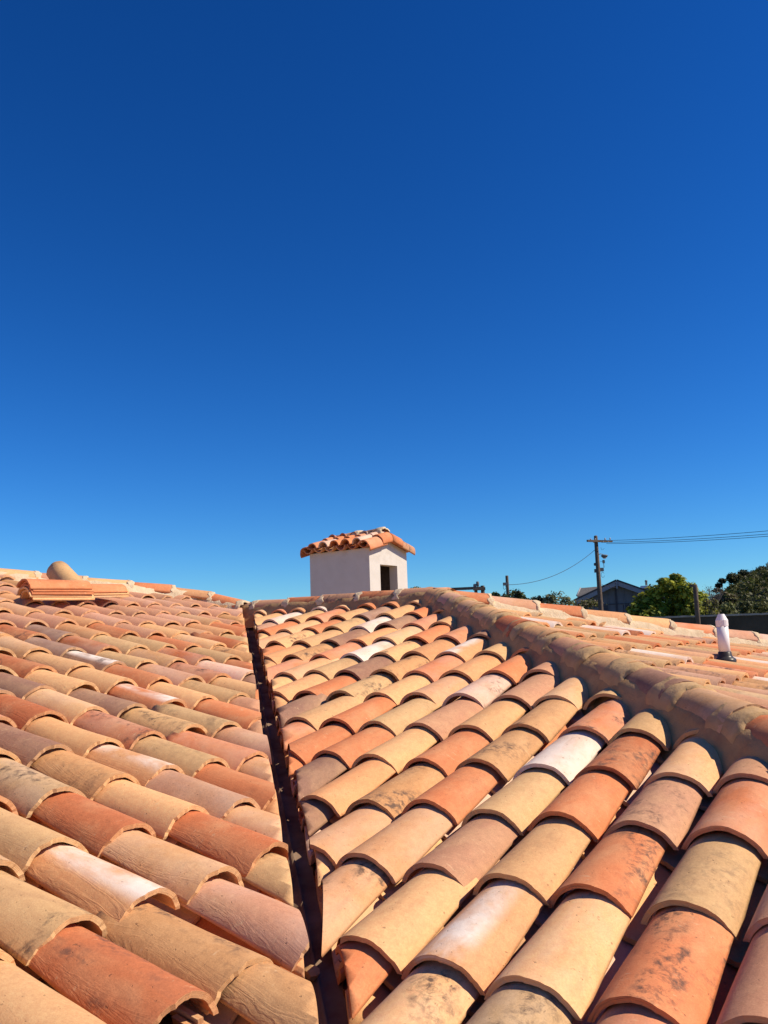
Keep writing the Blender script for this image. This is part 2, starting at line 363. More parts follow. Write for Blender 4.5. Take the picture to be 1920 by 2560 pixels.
KEY_M = {(2,1):'y',(2,2):'o',(2,3):'y*',(2,4):'g*',(2,5):'o',(1,1):'t*',(1,2):'y',(1,3):'t^',(1,4):'y',(1,5):'o*',(1,6):'n',
 (0,0):'t',(0,1):'t',(0,2):'n',(0,3):'y',(0,4):'o*',(0,5):'g',(0,6):'n',(-1,-1):'t',(-1,0):'b*',(-1,1):'o',(-1,2):'g',(-1,3):'o',(-1,4):'n*',(-1,5):'o',(-1,6):'o',
 (-2,-3):'o',(-2,-2):'o',(-2,-1):'y',(-2,0):'o',(-2,1):'b*',(-2,2):'w',(-2,3):'r*',(-2,4):'y',(-2,5):'n',(-3,-4):'y',(-3,-3):'o',(-3,-2):'g',(-3,-1):'n',(-3,0):'y',(-3,1):'b*',(-3,2):'o*',(-3,3):'g',
 (-4,-6):'t',(-4,-5):'o',(-4,-4):'g*',(-4,-3):'y',(-4,-2):'t',(-4,-1):'p*',(-4,0):'n',(-4,1):'y',(-4,2):'g',(-5,-7):'t',(-5,-6):'g',(-5,-5):'m',(-5,-4):'b*',(-5,-3):'o',(-5,-2):'t',(-5,-1):'o',(-5,0):'n',
 (-6,-9):'t',(-6,-8):'b*',(-6,-7):'o',(-6,-6):'w',(-6,-5):'y*',(-6,-4):'t',(-6,-3):'t^',(-6,-2):'g',(-6,-1):'o',(-7,-10):'y*',(-7,-9):'y',(-7,-8):'m',(-7,-7):'t',(-7,-6):'y',(-7,-5):'o',(-7,-4):'o',(-7,-3):'m',
 (-8,-12):'o',(-8,-11):'y',(-8,-10):'o',(-8,-9):'g*',(-8,-8):'w',(-8,-7):'m',(-8,-6):'o',(-8,-5):'y',(-9,-13):'w',(-9,-12):'g',(-9,-11):'o',(-9,-10):'y',(-9,-9):'m',(-9,-8):'y',(-9,-7):'o',(-9,-6):'b',
 (-10,-8):'y',(-10,-9):'o',(-10,-10):'o',(-10,-11):'y',(-10,-12):'w',(-10,-13):'t',(-10,-14):'o',(-10,-15):'y'}
KEY_L = {(0,0):'m~',(1,0):'b~',(2,0):'y',(3,0):'r~',(0,-1):'y',(1,-1):'t^~',(2,-1):'n',(3,-1):'t',(0,-2):'r*',(1,-2):'g',(2,-2):'o~',(3,-2):'t',(0,-3):'g*',(1,-3):'o',(2,-3):'t',(0,-4):'g',(1,-4):'n',
 (-1,-1):'r~',(-1,-2):'y',(-1,-3):'m',(-1,-4):'o^~',(-1,-5):'y',(-1,-6):'g',(0,-5):'o',(0,-6):'n',(1,1):'g*',(2,1):'r~',(3,1):'b~',(4,1):'q~',(2,2):'g~',(3,2):'t^~',(4,2):'b*~',(5,2):'b~',(3,3):'g*',(4,3):'r*~',(4,4):'y~',(5,4):'y',
 (-2,-2):'m',(-2,-3):'y~',(-2,-4):'y',(-2,-5):'o',(-2,-6):'n',(-2,-7):'r*',(-2,-8):'p',(-3,-2):'g',(-3,-3):'r*',(-3,-4):'y~',(-3,-5):'m^*',(-3,-6):'g',(-3,-7):'b',(-3,-8):'r*',(-3,-9):'g',
 (-4,-3):'g',(-4,-4):'b',(-4,-5):'m',(-4,-6):'r',(-4,-7):'g',(-4,-8):'g',(-4,-9):'o',(-4,-10):'y'}
def pick(rng, bag): return bag[rng.integers(len(bag))]
BAG_M = ['o', 'o', 'o', 'y', 'y', 't', 't', 't', 'n', 'g', 'b*', 'o*', 'm', 't^']
BAG_L = ['o', 'o', 'y', 'g', 't', 't', 'r', 'n', 'b', 'b*', 'y', 'r*', 'm']
BAG_TOP = ['q', 'q', 'q', 'q', 'n', 'b', 'q', 't']
BAG_R = ['o', 'o', 'y', 'g', 't', 'r*', 'b*', 'n', 'y', 'o*', 'n*', 'o', 't', 'w']

def slope_xyz(poly, zf, off): return [(x, y, zf(x, y)+off) for x, y in poly]
def bed(path, prof, rng, amp=.006, step=.05):
    """a band of trowelled mortar swept along a path; prof is [(across, up)]"""
    P = [np.asarray(p, float) for p in path]; pts = []
    for a, b in zip(P[:-1], P[1:]):
        n = max(1, int(np.linalg.norm(b-a)/step)); pts += [a+(b-a)*i/n for i in range(n)]
    pts.append(P[-1]); V = []; n = len(prof); ph = rng.uniform(0, 6.28, (n, 4))
    for k, p in enumerate(pts):
        d = pts[min(k+1, len(pts)-1)]-pts[max(k-1, 0)]; d /= np.linalg.norm(d)
        e = np.cross(d, [0, 0, 1]); e /= np.linalg.norm(e); u = np.cross(e, d)
        for i, (x, z) in enumerate(prof):
            s = k*step
            q = amp*(np.sin(s*9+ph[i, 0])+.8*np.sin(s*23+ph[i, 1])+.5*np.sin(s*51+ph[i, 2]))+rng.normal(0, amp*.35)
            r = np.array([x, z+.1]); r = r/np.linalg.norm(r)
            V.append(p+e*(x+r[0]*q)+u*(z+r[1]*q))
    F = [(k*n+i, k*n+i+1, (k+1)*n+i+1, (k+1)*n+i) for k in range(len(pts)-1) for i in range(n-1)]
    return V, F
def collar(mb, c, ex, ey, ez, w, h, rng, ln=.11, up=.010, ragk=1.0):
    """ragged mortar band over a joint between two ridge tiles"""
    na = 18; ys = np.array([-.5, -.47, -.3, 0, .3, .47, .5])*ln; rs = np.array([-.012, .006, up, up*1.15, up, .005, -.012]); V = []
    ph = rng.uniform(0, 6.28, 4)
    for y, r in zip(ys, rs):
        for i in range(na+1):
            a = math.pi*i/na
            rag = ragk*(.010*math.sin(5*a+ph[0])+.007*math.sin(11*a+ph[1])+rng.normal(0, .002))
            q = r+.0022*math.sin(7*a+ph[2]+y*40)
            V.append(c-ex*(w+q)*math.cos(a)+ez*((h+q)*math.sin(a)-.004)+ey*(y+rag*np.sign(y)))
    n = na+1; F = [(j*n+i, j*n+i+1, (j+1)*n+i+1, (j+1)*n+i) for j in range(6) for i in range(na)]
    mb.add(V, F, True)
def ridge_run(parent, name, a, b, keys, rng, w=.102, h=.088, expo=.41, start=0.0, L=.455, drop=.012):
    """barrel tiles laid end over end from A to B (crest points), the wider lip towards B"""
    a, b = np.asarray(a, float), np.asarray(b, float); d = b-a; ln = np.linalg.norm(d); d /= ln
    ey = -d; ex = np.cross(ey, [0, 0, 1]); ex /= np.linalg.norm(ex); ez = np.cross(ex, ey); out = []; joints = []
    k = 0; s = start
    while s < ln+expo*.3:
        e = min(s+expo, ln+.05) if True else s
        O = a+d*(s+expo)-ez*h
        t = make_tile(name, O, ex, ey, ez, keys[k % len(keys)], rng, (w, w*.83, h, h*.82), theta=1.45, tilt=(rng.normal(0, .008), rng.normal(0, .02), rng.normal(0, .012)), L=L)
        out.append(t); joints.append((O, ex, ey, ez)); s += expo; k += 1
    return out, joints

# ================================================================== MIDDLE SLOPE
def rough_cut(co, no, rng):
    a = rng.normal(0, .03); no = np.asarray(no, float)
    return (np.asarray(co, float)+no*rng.normal(0, .004), np.array([no[0]*math.cos(a)-no[1]*math.sin(a), no[0]*math.sin(a)+no[1]*math.cos(a), rng.normal(0, .05)]))
def near_cut(mid, co, no, rng):
    """a saw cut of its own for this tile, turned about the spot where the tile meets the line"""
    d = np.array([-no[1], no[0], 0]); co = np.asarray(co, float); q = co+d*((np.asarray(mid)-co)@d); q[2] = mid[2]
    return rough_cut(q, no, rng)
def build_middle():
    rng = np.random.default_rng(11)
    root = empty('tiled_roof', (-1.9, 2.2, -0.8), 'middle roof slope of salmon and sand tiles between the dark valley and the hip', 'roof', 'slopes of the terracotta roof')
    vn = np.array([*VAL_N, 0]); hn = np.array([*(-HIP_N), 0])
    pv = np.array([*CUT_M, 0]); ph_ = np.array([*(APEX[:2]-HIP_N*.085), 0])
    pl = [(pv, vn), (ph_, hn), ((0, 5.93, 0), (0, -1, 0)), ((0, -.35, 0), (0, 1, 0))]
    covers = []; pans = []
    for r in range(-11, 8):
        for c in range(-17, 22):
            o = P0+EX_M*c*S_M-EY_M*r*EXPO
            mid = o+EY_M*.2
            if mid[1] > 6.15 or mid[1] < -.5: continue
            dv = (mid[:2]-CUT_M)@VAL_N; dh = (mid[:2]-APEX[:2])@(-HIP_N)
            if dv < -.3 or dh < -.25: continue
            dx, dy = OFF_M.get((r, c), (rng.normal(0, 5), rng.normal(0, 6)))
            O = o+EX_M*dx/1000+EY_M*dy/1000-N_M*.079+N_M*rng.normal(0, .0015)
            key = KEY_M.get((r, c)) or pick(rng, BAG_M)
            covers.append(make_tile('cover_tile', O, EX_M, EY_M, N_M, key, rng, planes=[near_cut(mid, pv, vn, rng)]+pl[1:], tilt=(rng.normal(0, .006), rng.normal(0, .025), rng.normal(0, .016)), wob=.55))
            O = o+EX_M*(.5*S_M+rng.normal(0, .004))+EY_M*(rng.normal(0, .01)-.02)-N_M*.072
            pans.append(make_tile('pan', O, EX_M, EY_M, N_M, pick(rng, ['t', 'y', 'o', 'p', 'b']), rng, (.082, .098, .062, .074), planes=pl, flip=True, tilt=(-.03, 0, 0)))
    lay(root, covers, pans)
    # deck under the tiles and the rear slope behind the ridge
    yb = -.35; xv = CUT_M[0]+(yb-CUT_M[1])/VAL_D[1]*VAL_D[0]; xh = APEX[0]+(yb-APEX[1])/HIP_D[1]*HIP_D[0]
    poly = [(-5.62, 5.9), (xv+.03, yb), (xh, yb), (APEX[0], 5.9)]
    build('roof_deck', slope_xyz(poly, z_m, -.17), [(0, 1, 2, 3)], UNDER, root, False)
    zr = lambda x, y: .30-(y-5.92)*math.tan(PM)
    far = APEX[:2]+REAR_D*7.2
    build('rear_deck', slope_xyz([(-11, 5.93), (APEX[0], 5.93), tuple(far), (-11, far[1])], zr, -.06), [(0, 1, 2, 3)], MORTAR, root, False)
    # sawn edge along the valley: bedding mortar under the cut tiles
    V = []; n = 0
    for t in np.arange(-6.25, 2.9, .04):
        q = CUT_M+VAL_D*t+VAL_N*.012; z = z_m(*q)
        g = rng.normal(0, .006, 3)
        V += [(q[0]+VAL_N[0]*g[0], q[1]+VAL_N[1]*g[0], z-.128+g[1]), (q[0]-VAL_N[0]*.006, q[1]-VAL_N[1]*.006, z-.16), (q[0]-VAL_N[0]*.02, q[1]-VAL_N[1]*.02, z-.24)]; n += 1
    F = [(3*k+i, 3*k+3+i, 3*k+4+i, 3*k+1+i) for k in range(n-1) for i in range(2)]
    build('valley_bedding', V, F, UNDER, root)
    # ridge
    a, b = np.array([-5.90, 5.915, .425]), np.array([-3.60, 5.905, .43])
    ts, js = ridge_run(root, 'ridge_tile', b, a, ['n', 'o*', 'n*', 'r*', 'n', 'm'], rng, start=.03)
    for t in ts: place_tile(t, root)
    V, F = bed([a+(.10, 0, 0), b+(.05, 0, 0)], [(.23, -.26), (.16, -.185), (.125, -.13), (.105, -.085), (.085, -.05), (0, -.03), (-.085, -.05), (-.105, -.085), (-.16, -.185), (-.23, -.26)], rng, .004)
    build('ridge_mortar', V, F, MORTAR, root)
    for j in js:
        m = MB(); collar(m, *j, .101, .087, rng, ln=.065, up=.006); m.done('mortar_joint', CREAM, root)
    # hip
    cr = .078
    a, b = hip_pt(-.05)+(0, 0, cr), hip_pt(8.6)+(0, 0, cr)
    ts, js = ridge_run(root, 'hip_tile', a, b, ['b', 'n', 'b', 'y', 'r', 'b', 'n', 'b', 'm', 'b', 'r', 'g'], rng, start=-.10, w=.128, h=.112)
    for t in ts: place_tile(t, root)
    prof = [(.30, -.33), (.225, -.245), (.175, -.185), (.145, -.14), (.128, -.105), (.112, -.078), (.075, -.05), (0, -.03)]
    prof = prof+[(-x, z) for x, z in prof[-2::-1]]
    V, F = bed([a, b], prof, rng, .0032)
    build('hip_mortar', V, F, MORTAR, root)
    for j in js:
        m = MB(); collar(m, *j, .124, .108, rng, ln=rng.uniform(.15, .20), up=.002, ragk=.6); m.done('mortar_joint', JOINT, root)
    return root
# ================================================================== LEFT SLOPE
def ridge_planes():
    out = []
    for p, q in ((LRIDGE[0], LRIDGE[3]), (LRIDGE[3], LRIDGE[5]), (LRIDGE[5], LRIDGE[7])):
        d = (q-p)[:2]; d = d/np.linalg.norm(d); out.append((np.array([*p[:2], 0]), np.array([d[1], -d[0], 0])))
    return out
def build_left():
    rng = np.random.default_rng(23)
    root = empty('tiled_roof', (-3.2, 1.9, -0.5), 'left roof slope of olive and rust tiles, with a tile stack near its top', 'roof', 'slopes of the terracotta roof')
    pl = [(np.array([*CUT_L, 0]), np.array([*(-VAL_N), 0])), ((0, -.6, 0), (0, 1, 0))]+ridge_planes()
    covers = []; pans = []
    for m in range(-19, 13):
        for k in range(-18, 12):
            if (k, m) in ((5, 3), (6, 3)): continue
            o = P1+AL*k*EXPO+BL*m*S_L; mid = o+EY_L*.2
            if mid[1] < -.75 or mid[1] > 6.0 or (mid[:2]-CUT_L)@VAL_N > .3: continue
            dx, dy = OFF_L.get((k, m), (rng.normal(0, 5), rng.normal(0, 7)))
            O = o+EX_L*dx/1000+EY_L*dy/1000-N_L*.080+N_L*rng.normal(0, .002)
            key = KEY_L.get((k, m)) or pick(rng, BAG_TOP if mid[0] < -5.2 else BAG_L)
            if (k, m) not in KEY_L and rng.random() < .3: key += '~'
            covers.append(make_tile('cover_tile', O, EX_L, EY_L, N_L, key, rng, (.1125, .092, .080, .050), planes=[near_cut(mid, *pl[0], rng)]+pl[1:], tilt=(rng.normal(0, .008), rng.normal(0, .025), rng.normal(0, .018)), rim=.75))  # rim paints the sun-facing lips of this slope paler
            O = o+EX_L*(-.5*S_L+rng.normal(0, .004))+EY_L*(rng.normal(0, .01)-.02)-N_L*.072
            pans.append(make_tile('pan', O, EX_L, EY_L, N_L, pick(rng, ['t', 'o', 'b', 'r']), rng, (.080, .096, .062, .074), planes=pl, flip=True, tilt=(-.03, 0, 0)))
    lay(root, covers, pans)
    yb = -.6; xv = CUT_L[0]+(yb-CUT_L[1])/VAL_D[1]*VAL_D[0]
    poly = [(-5.72, 5.78), (-6.5, 5.4), (-7.1, 4.05), (-7.9, yb), (xv-.03, yb)]
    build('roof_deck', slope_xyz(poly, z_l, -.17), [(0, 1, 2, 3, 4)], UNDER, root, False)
    R = [(x, y, z-.12) for x, y, z in LRIDGE]; B = [(x-2.4, y+1.0, z-1.0) for x, y, z in LRIDGE]
    n = len(R); build('rear_deck', R+B, [(i, i+1, n+i+1, n+i) for i in range(n-1)], MORTAR, root, False)
    keys = ['t', 'o', 'y', 'q', 'y', 'n', 'y', 'o']
    # ridge tiles end to end along the bent ridge
    seg = np.linalg.norm(np.diff(LRIDGE, axis=0), axis=1); cum = np.concatenate([[0], np.cumsum(seg)])
    def rp(s): return np.array([np.interp(s, cum, LRIDGE[:, i]) for i in range(3)])
    s = cum[-1]+.02; k = 0
    while s > .5:
        a, b = rp(s), rp(s-.41); d = (a-b)/np.linalg.norm(a-b); ey = -d; ex = np.cross(ey, [0, 0, 1]); ex /= np.linalg.norm(ex); ez = np.cross(ex, ey)
        gap = 2.4 < cum[-1]-s < 2.6
        O = a-ez*.088
        place_tile(make_tile('ridge_tile', O, ex, ey, ez, keys[(k+7) % 8], rng, (.104, .088, .09, .075), L=.445, theta=1.45, tilt=(0, rng.normal(0, .02), rng.normal(0, .02))), root)
        m = MB(); collar(m, O, ex, ey, ez, .102, .088, rng, ln=.05, up=.005); m.done('mortar_joint', CREAM, root)
        s -= .41; k += 1
    V, F = bed(LRIDGE, [(.24, -.25), (.17, -.18), (.13, -.13), (.11, -.085), (.085, -.05), (0, -.03), (-.085, -.05), (-.11, -.085), (-.17, -.18), (-.24, -.25)], rng, .006)
    build('ridge_mortar', V, F, CREAM, root)
    V = []; n = 0
    for t in np.arange(-6.15, 2.9, .04):
        q = CUT_L+VAL_D*t-VAL_N*.015; z = z_l(*q); g = rng.normal(0, .006, 3)
        V += [(q[0], q[1], z-.128+g[1]), (q[0]+VAL_N[0]*.008, q[1]+VAL_N[1]*.008, z-.16), (q[0]+VAL_N[0]*.02, q[1]+VAL_N[1]*.02, z-.24)]; n += 1
    build('valley_bedding', V, [(3*k+i, 3*k+3+i, 3*k+4+i, 3*k+1+i) for k in range(n-1) for i in range(2)], UNDER, root)
    return root
# ================================================================== RIGHT SLOPE
def build_right():
    rng = np.random.default_rng(31)
    root = empty('tiled_roof', (-1.0, 5.5, -0.3), 'right roof slope of weathered clay tiles beyond the hip, where the white pipe stands', 'roof', 'slopes of the terracotta roof')
    pl = [(np.array([*(APEX[:2]+HIP_N*.085), 0]), np.array([*HIP_N, 0])), (np.array([*(APEX[:2]+REAR_N*.05), 0]), np.array([*REAR_N, 0])), ((2.3, 0, 0), (-1, 0, 0))]
    covers = []; pans = []
    for k in range(0, 18):
        for m in range(-22, 22):
            o = APEX+np.array([0, m*.236+.05, 0])-EY_R*(k*EXPO+.3); mid = o+EY_R*.2
            if (mid[:2]-APEX[:2])@HIP_N < -.25 or (mid[:2]-APEX[:2])@REAR_N < -.2 or mid[1] < .2 or mid[1] > 9.6: continue
            O = o+EX_R*rng.normal(0, .006)+EY_R*rng.normal(0, .012)-N_R*.079
            key = pick(rng, BAG_R)
            covers.append(make_tile('cover_tile', O, EX_R, EY_R, N_R, key, rng, planes=pl, tilt=(rng.normal(0, .008), rng.normal(0, .02), rng.normal(0, .015))))
            O = o+EX_R*.118-EY_R*.02-N_R*.072
            pans.append(make_tile('pan', O, EX_R, EY_R, N_R, pick(rng, ['t', 'y', 'o', 'b']), rng, (.082, .098, .062, .074), planes=pl, flip=True, tilt=(-.03, 0, 0)))
    lay(root, covers, pans)
    f, g = APEX[:2]+HIP_D*8, APEX[:2]+REAR_D*7.2
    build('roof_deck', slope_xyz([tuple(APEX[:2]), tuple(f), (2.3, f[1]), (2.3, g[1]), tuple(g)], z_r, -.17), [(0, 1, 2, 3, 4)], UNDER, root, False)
    q = lambda t, dz: np.array([*(APEX[:2]+REAR_D*t), z_r(*(APEX[:2]+REAR_D*t))+dz])
    ts, js = ridge_run(root, 'hip_tile', q(.0, .085), q(6.6, .085), ['o', 'n', 'o', 't', 'y', 'o', 'q', 'p', 'o', 't'], rng, start=.02, w=.112, h=.098)
    for t in ts: place_tile(t, root)
    prof = [(.30, -.33), (.225, -.245), (.165, -.18), (.13, -.135), (.112, -.10), (.09, -.065), (0, -.04)]
    V, F = bed([q(-.03, .085), q(7, .085)], prof+[(-x, z) for x, z in prof[-2::-1]], rng, .0035)
    build('hip_mortar', V, F, CREAM, root)
    for j in js:
        m = MB(); collar(m, *j, .110, .096, rng, ln=.04, up=.006); m.done('mortar_joint', CREAM, root)
    return root
ROOF_M = build_middle(); ROOF_L = build_left(); ROOF_R = build_right()

# valley gutter between the left and middle slopes
def build_gutter():
    rng = np.random.default_rng(5); V = []; n = 0
    c0 = (CUT_L+CUT_M)/2
    for t in np.arange(-6.2, 2.95, .06):
        q = c0+VAL_D*t; z = (z_m(*q)+z_l(*q))/2-.165
        for s, dz in ((-.17, .02), (-.06, 0), (-.006, -.004), (0, .012), (.006, -.004), (.06, 0), (.17, .02)):
            V.append((q[0]+VAL_N[0]*s, q[1]+VAL_N[1]*s, z+dz+rng.normal(0, .0008)))
        n += 1
    F = [(7*k+i, 7*k+i+1, 7*k+8+i, 7*k+7+i) for k in range(n-1) for i in range(6)]
    o = build('valley_gutter', V, F, GUTTER, None, True)
    tag(o, 'grey metal valley lining in the dark gap between two tile slopes', 'gutter')
    # crumbs of mortar lying in it
    for i, t in enumerate((-.33, .62)):
        q = c0+VAL_D*t+VAL_N*rng.uniform(-.03, .03); z = (z_m(*q)+z_l(*q))/2-.15; r = rng.uniform(.012, .024)
        me = bmesh.new(); bmesh.ops.create_icosphere(me, subdivisions=2, radius=r)
        for v in me.verts: v.co *= 1+rng.normal(0, .16)
        VV = [(q[0]+v.co.x, q[1]+v.co.y, z+v.co.z*.7) for v in me.verts]; FF = [tuple(v.index for v in f.verts) for f in me.faces]; me.free()
        o = build('mortar_crumb', VV, FF, MORTAR, None, False, origin=(q[0], q[1], z)); tag(o, 'broken crumb of sandy mortar lying in the valley gutter', 'rubble', 'mortar crumbs in the valley')
build_gutter()

# ------------------------------------------------------------------ loose tiles near the left ridge
def loose(O, axis, up, key, label, seed, L=.45, dims=(.108, .09, .085, .07), group=None):
    ey = np.asarray(axis, float); ey /= np.linalg.norm(ey); ex = np.cross(ey, np.asarray(up, float)); ex /= np.linalg.norm(ex); ez = np.cross(ex, ey)
    t = make_tile('loose_tile', O, ex, ey, ez, key, np.random.default_rng(seed), dims, L=L)
    o = place_tile(t, None); tag(o, label, 'roof tile', group)
    return o
words = ['topmost', 'second from the top', 'middle', 'second from the bottom', 'bottom']
ax = np.array([.10, 1.0, .02]); base = np.array([-5.80, 3.59, .395])
for i in range(5):
    k = 4-i
    loose(base+np.array([.004*((i*7) % 3-1), .01*((i*5) % 3-1), .0205*k]), ax+np.array([.02*((i*3) % 3-1), 0, 0]), (.12, 0, 1), ['o', 'o', 'o', 'y', 'y'][i],
          f'{["salmon", "salmon", "salmon", "sand-coloured", "sand-coloured"][i]} clay tile, {words[i]} of the stack of five', 50+i, L=.50, dims=(.108, .097, .070, .062), group='tiles stacked on the left slope')
base = np.array([-5.93, 4.05, .425])
for i in range(3):
    k = 2-i
    loose(base+np.array([.004*(i-1), .008*((i*5) % 3-1), .021*k]), ax+np.array([.05, 0, .01]), (.12, 0, 1), ['o', 'y', 'y'][i],
          f'{["salmon", "cream", "cream"][i]} clay tile, {["top", "middle", "bottom"][i]} of the low stack of three beside the taller one', 60+i, L=.46, dims=(.108, .097, .070, .062), group='tiles stacked on the left slope')
o = loose(at(192, 1482, 6.75), (-.74, .10, .46), (.35, -.60, .72), 'g', 'greyish loose barrel tile leaning up against the left ridge behind the stacks', 71, L=.40, dims=(.105, .092, .09, .08))

# ------------------------------------------------------------------ white vent pipe on the right slope
def lathe(mb, c, prof, n=24, ax=None, smooth=True):
    ax = ax if ax is not None else np.eye(3); c = np.asarray(c, float)
    V = [c+ax[0]*r*math.cos(2*math.pi*k/n)+ax[1]*r*math.sin(2*math.pi*k/n)+ax[2]*z for r, z in prof for k in range(n)]
    F = [(i*n+k, i*n+(k+1) % n, (i+1)*n+(k+1) % n, (i+1)*n+k) for i in range(len(prof)-1) for k in range(n)]
    mb.add(V, F, smooth)
    m = len(mb.v)-len(V); mb.f += [tuple(m+k for k in reversed(range(n))), tuple(m+(len(prof)-1)*n+k for k in range(n))]; mb.sm += [False, False]
def build_vent():
    b = at(1813.5, 1652, 5.77); tp = at(1801, 1535, 5.77); H = tp[2]-b[2]
    root = empty('vent_pipe', b, 'white plastic vent pipe with a pointed cap and black boot on the right roof slope', 'vent pipe')
    m = MB(); lathe(m, b, [(.0375, .03), (.0375, H-.075)]); m.done('pipe', PVC, root)
    m = MB(); lathe(m, b, [(.0385, H-.082), (.0402, H-.080), (.0402, H-.042), (.0205, H-.001), (.0195, H)], 20, None, False); m.done('cap', PVC, root)
    m = MB(); lathe(m, b, [(.072, -.06), (.071, .004), (.066, .014), (.054, .022), (.045, .034), (.043, .058), (.038, .062)]); m.done('boot', RUBBER, root)
build_vent()

# ------------------------------------------------------------------ chimney on the rear slope
def ray_plane(u, v, axis, val):
    r = at(u, v, 1.0); return r*(val/r[axis])
def build_chimney():
    rng = np.random.default_rng(77)
    c = at(922.3, 1368.7, 11.2); x1, y0, ze = c
    x0 = ray_plane(774, 1376, 1, y0)[0]; y1 = ray_plane(1015.8, 1379.3, 0, x1)[1]; za = ray_plane(968.6, 1353.3, 0, x1)[2]
    ym = (y0+y1)/2; zb = -1.3; oa = ray_plane(950, 1411, 0, x1); ob = ray_plane(992.7, 1414, 0, x1); zo = oa[2]; zs = -.15
    za = max(za, ze+.26*(ym-y0))
    root = empty('chimney', (x0, y0, zb), 'white plastered chimney with its own small tiled gable roof behind the ridge', 'chimney')
    th = .13; V = []; F = []
    ys = [y0, oa[1], ob[1], y1]; zz = [zb, zs, zo, ze]
    def wallgrid(x, flip):
        n = len(V)
        for z in zz:
            for y in ys: V.append((x, y, z))
        V.append((x, ym, za))
        q = [(n+4*j+i, n+4*j+i+1, n+4*j+5+i, n+4*j+4+i) for j in range(3) for i in range(3) if not (i == 1 and j == 1)]
        q.append((n+12, n+13, n+14, n+15, n+16))
        F.extend(q if not flip else [tuple(reversed(f)) for f in q]); return n
    a = wallgrid(x1, False); b = wallgrid(x1-th, True)
    for i, j in ((5, 6), (6, 10), (10, 9), (9, 5)): F.append((a+i, b+i, b+j, a+j))
    # side, rear and inner faces in one shell
    n = len(V); V += [(x0, y0, zb), (x0, y0, ze), (x0, y1, zb), (x0, y1, ze), (x0, ym, za)]
    F += [(n, a, a+12, n+1), (a+3, n+2, n+3, a+15), (n+2, n, n+1, n+4, n+3)]
    build('chimney_wall', V, F, PLASTER, root, False)
    m = MB(); cx = x0+.12
    lx, hx = x0+.14, x1-th-.002; ly, hy = y0+.12, y1-.12
    V = [(lx, ly, zb), (hx, ly, zb), (hx, hy, zb), (lx, hy, zb), (lx, ly, ze), (hx, ly, ze), (hx, hy, ze), (lx, hy, ze)]
    build('flue_lining', V, [(0, 1, 5, 4), (2, 3, 7, 6), (3, 0, 4, 7), (4, 5, 6, 7)], SOOT, root, False)
    # roof: covers and channels on both faces
    pit = math.atan2(za-ze, ym-y0); sl = math.hypot(za-ze, ym-y0); over = .075
    nc = 5; sp = (x1-x0-.06)/nc
    for side in (-1, 1):
        ey = np.array([0, -side*math.cos(pit), math.sin(pit)]); ex = np.array([-side*1., 0, 0]); ez = np.cross(ex, ey)
        e0 = np.array([0, y0 if side < 0 else y1, ze])
        for i in range(nc):
            X = x0+.03+sp*(i+.5)
            for k in range(2):
                O = e0+[X, 0, 0]-ey*(over-k*.30)+ez*(.066+.004*k+.012)
                t = make_tile('roof_tile', O, ex, ey, ez, pick(rng, ['o', 'y', 't', 'o', 'p']), rng, (sp*.44, sp*.37, .082, .07), L=.36, theta=1.4, tilt=(rng.normal(-.02, .01), 0, rng.normal(0, .015)))
                if k == 1: t2 = t
                place_tile(t, root)
        pans = []
        for i in range(nc+1):
            X = x0+.03+sp*i
            pans.append(make_tile('pan', e0+[X, 0, 0]-ey*(over-.01)+ez*.082, ex, ey, ez, pick(rng, ['r', 'o', 't']), rng, (sp*.42, sp*.46, .075, .08), L=sl+over, flip=True, theta=1.4))
        for t in pans: place_tile(t, root, 'channel_tile')
        # verge tiles along the gable ends
        for xe, sx in ((x1, 1), (x0, -1)):
            for k in range(2):
                O = e0+[xe-sx*.012, 0, 0]-ey*(over+.02-k*.31)+ez*(.022+.014*k)
                t = make_tile('verge_tile', O, ex, ey, ez, ['r', 'o', 'r*', 'o', 'n*', 'b'][(k*2+(side > 0)*3+(sx > 0)) % 6], rng, (.112, .102, .096, .088), L=.42, theta=1.4, tilt=(0, side*-sx*.5, 0), planes=[((0, ym, 0), (0, side, 0))])
                place_tile(t, root)
    a, b = np.array([x0+.12, ym, za+.185]), np.array([x1-.16, ym, za+.195])
    ts, js = ridge_run(root, 'ridge_tile', a, b, ['n', 'm*', 'r'], rng, w=.105, h=.088, expo=.40, L=.43)
    ts = ts[:2]; js = js[:2]
    for t in ts: place_tile(t, root)
    for j in js:
        m = MB(); collar(m, *j, .102, .088, rng, ln=.12); m.done('mortar_joint', CREAM, root)
    V, F = bed([a+(.04, 0, 0), b-(.02, 0, 0)], [(.19, -.24), (.13, -.16), (.10, -.09), (0, -.03), (-.10, -.09), (-.13, -.16), (-.19, -.24)], rng, .004); build('ridge_mortar', V, F, MORTAR, root)
build_chimney()

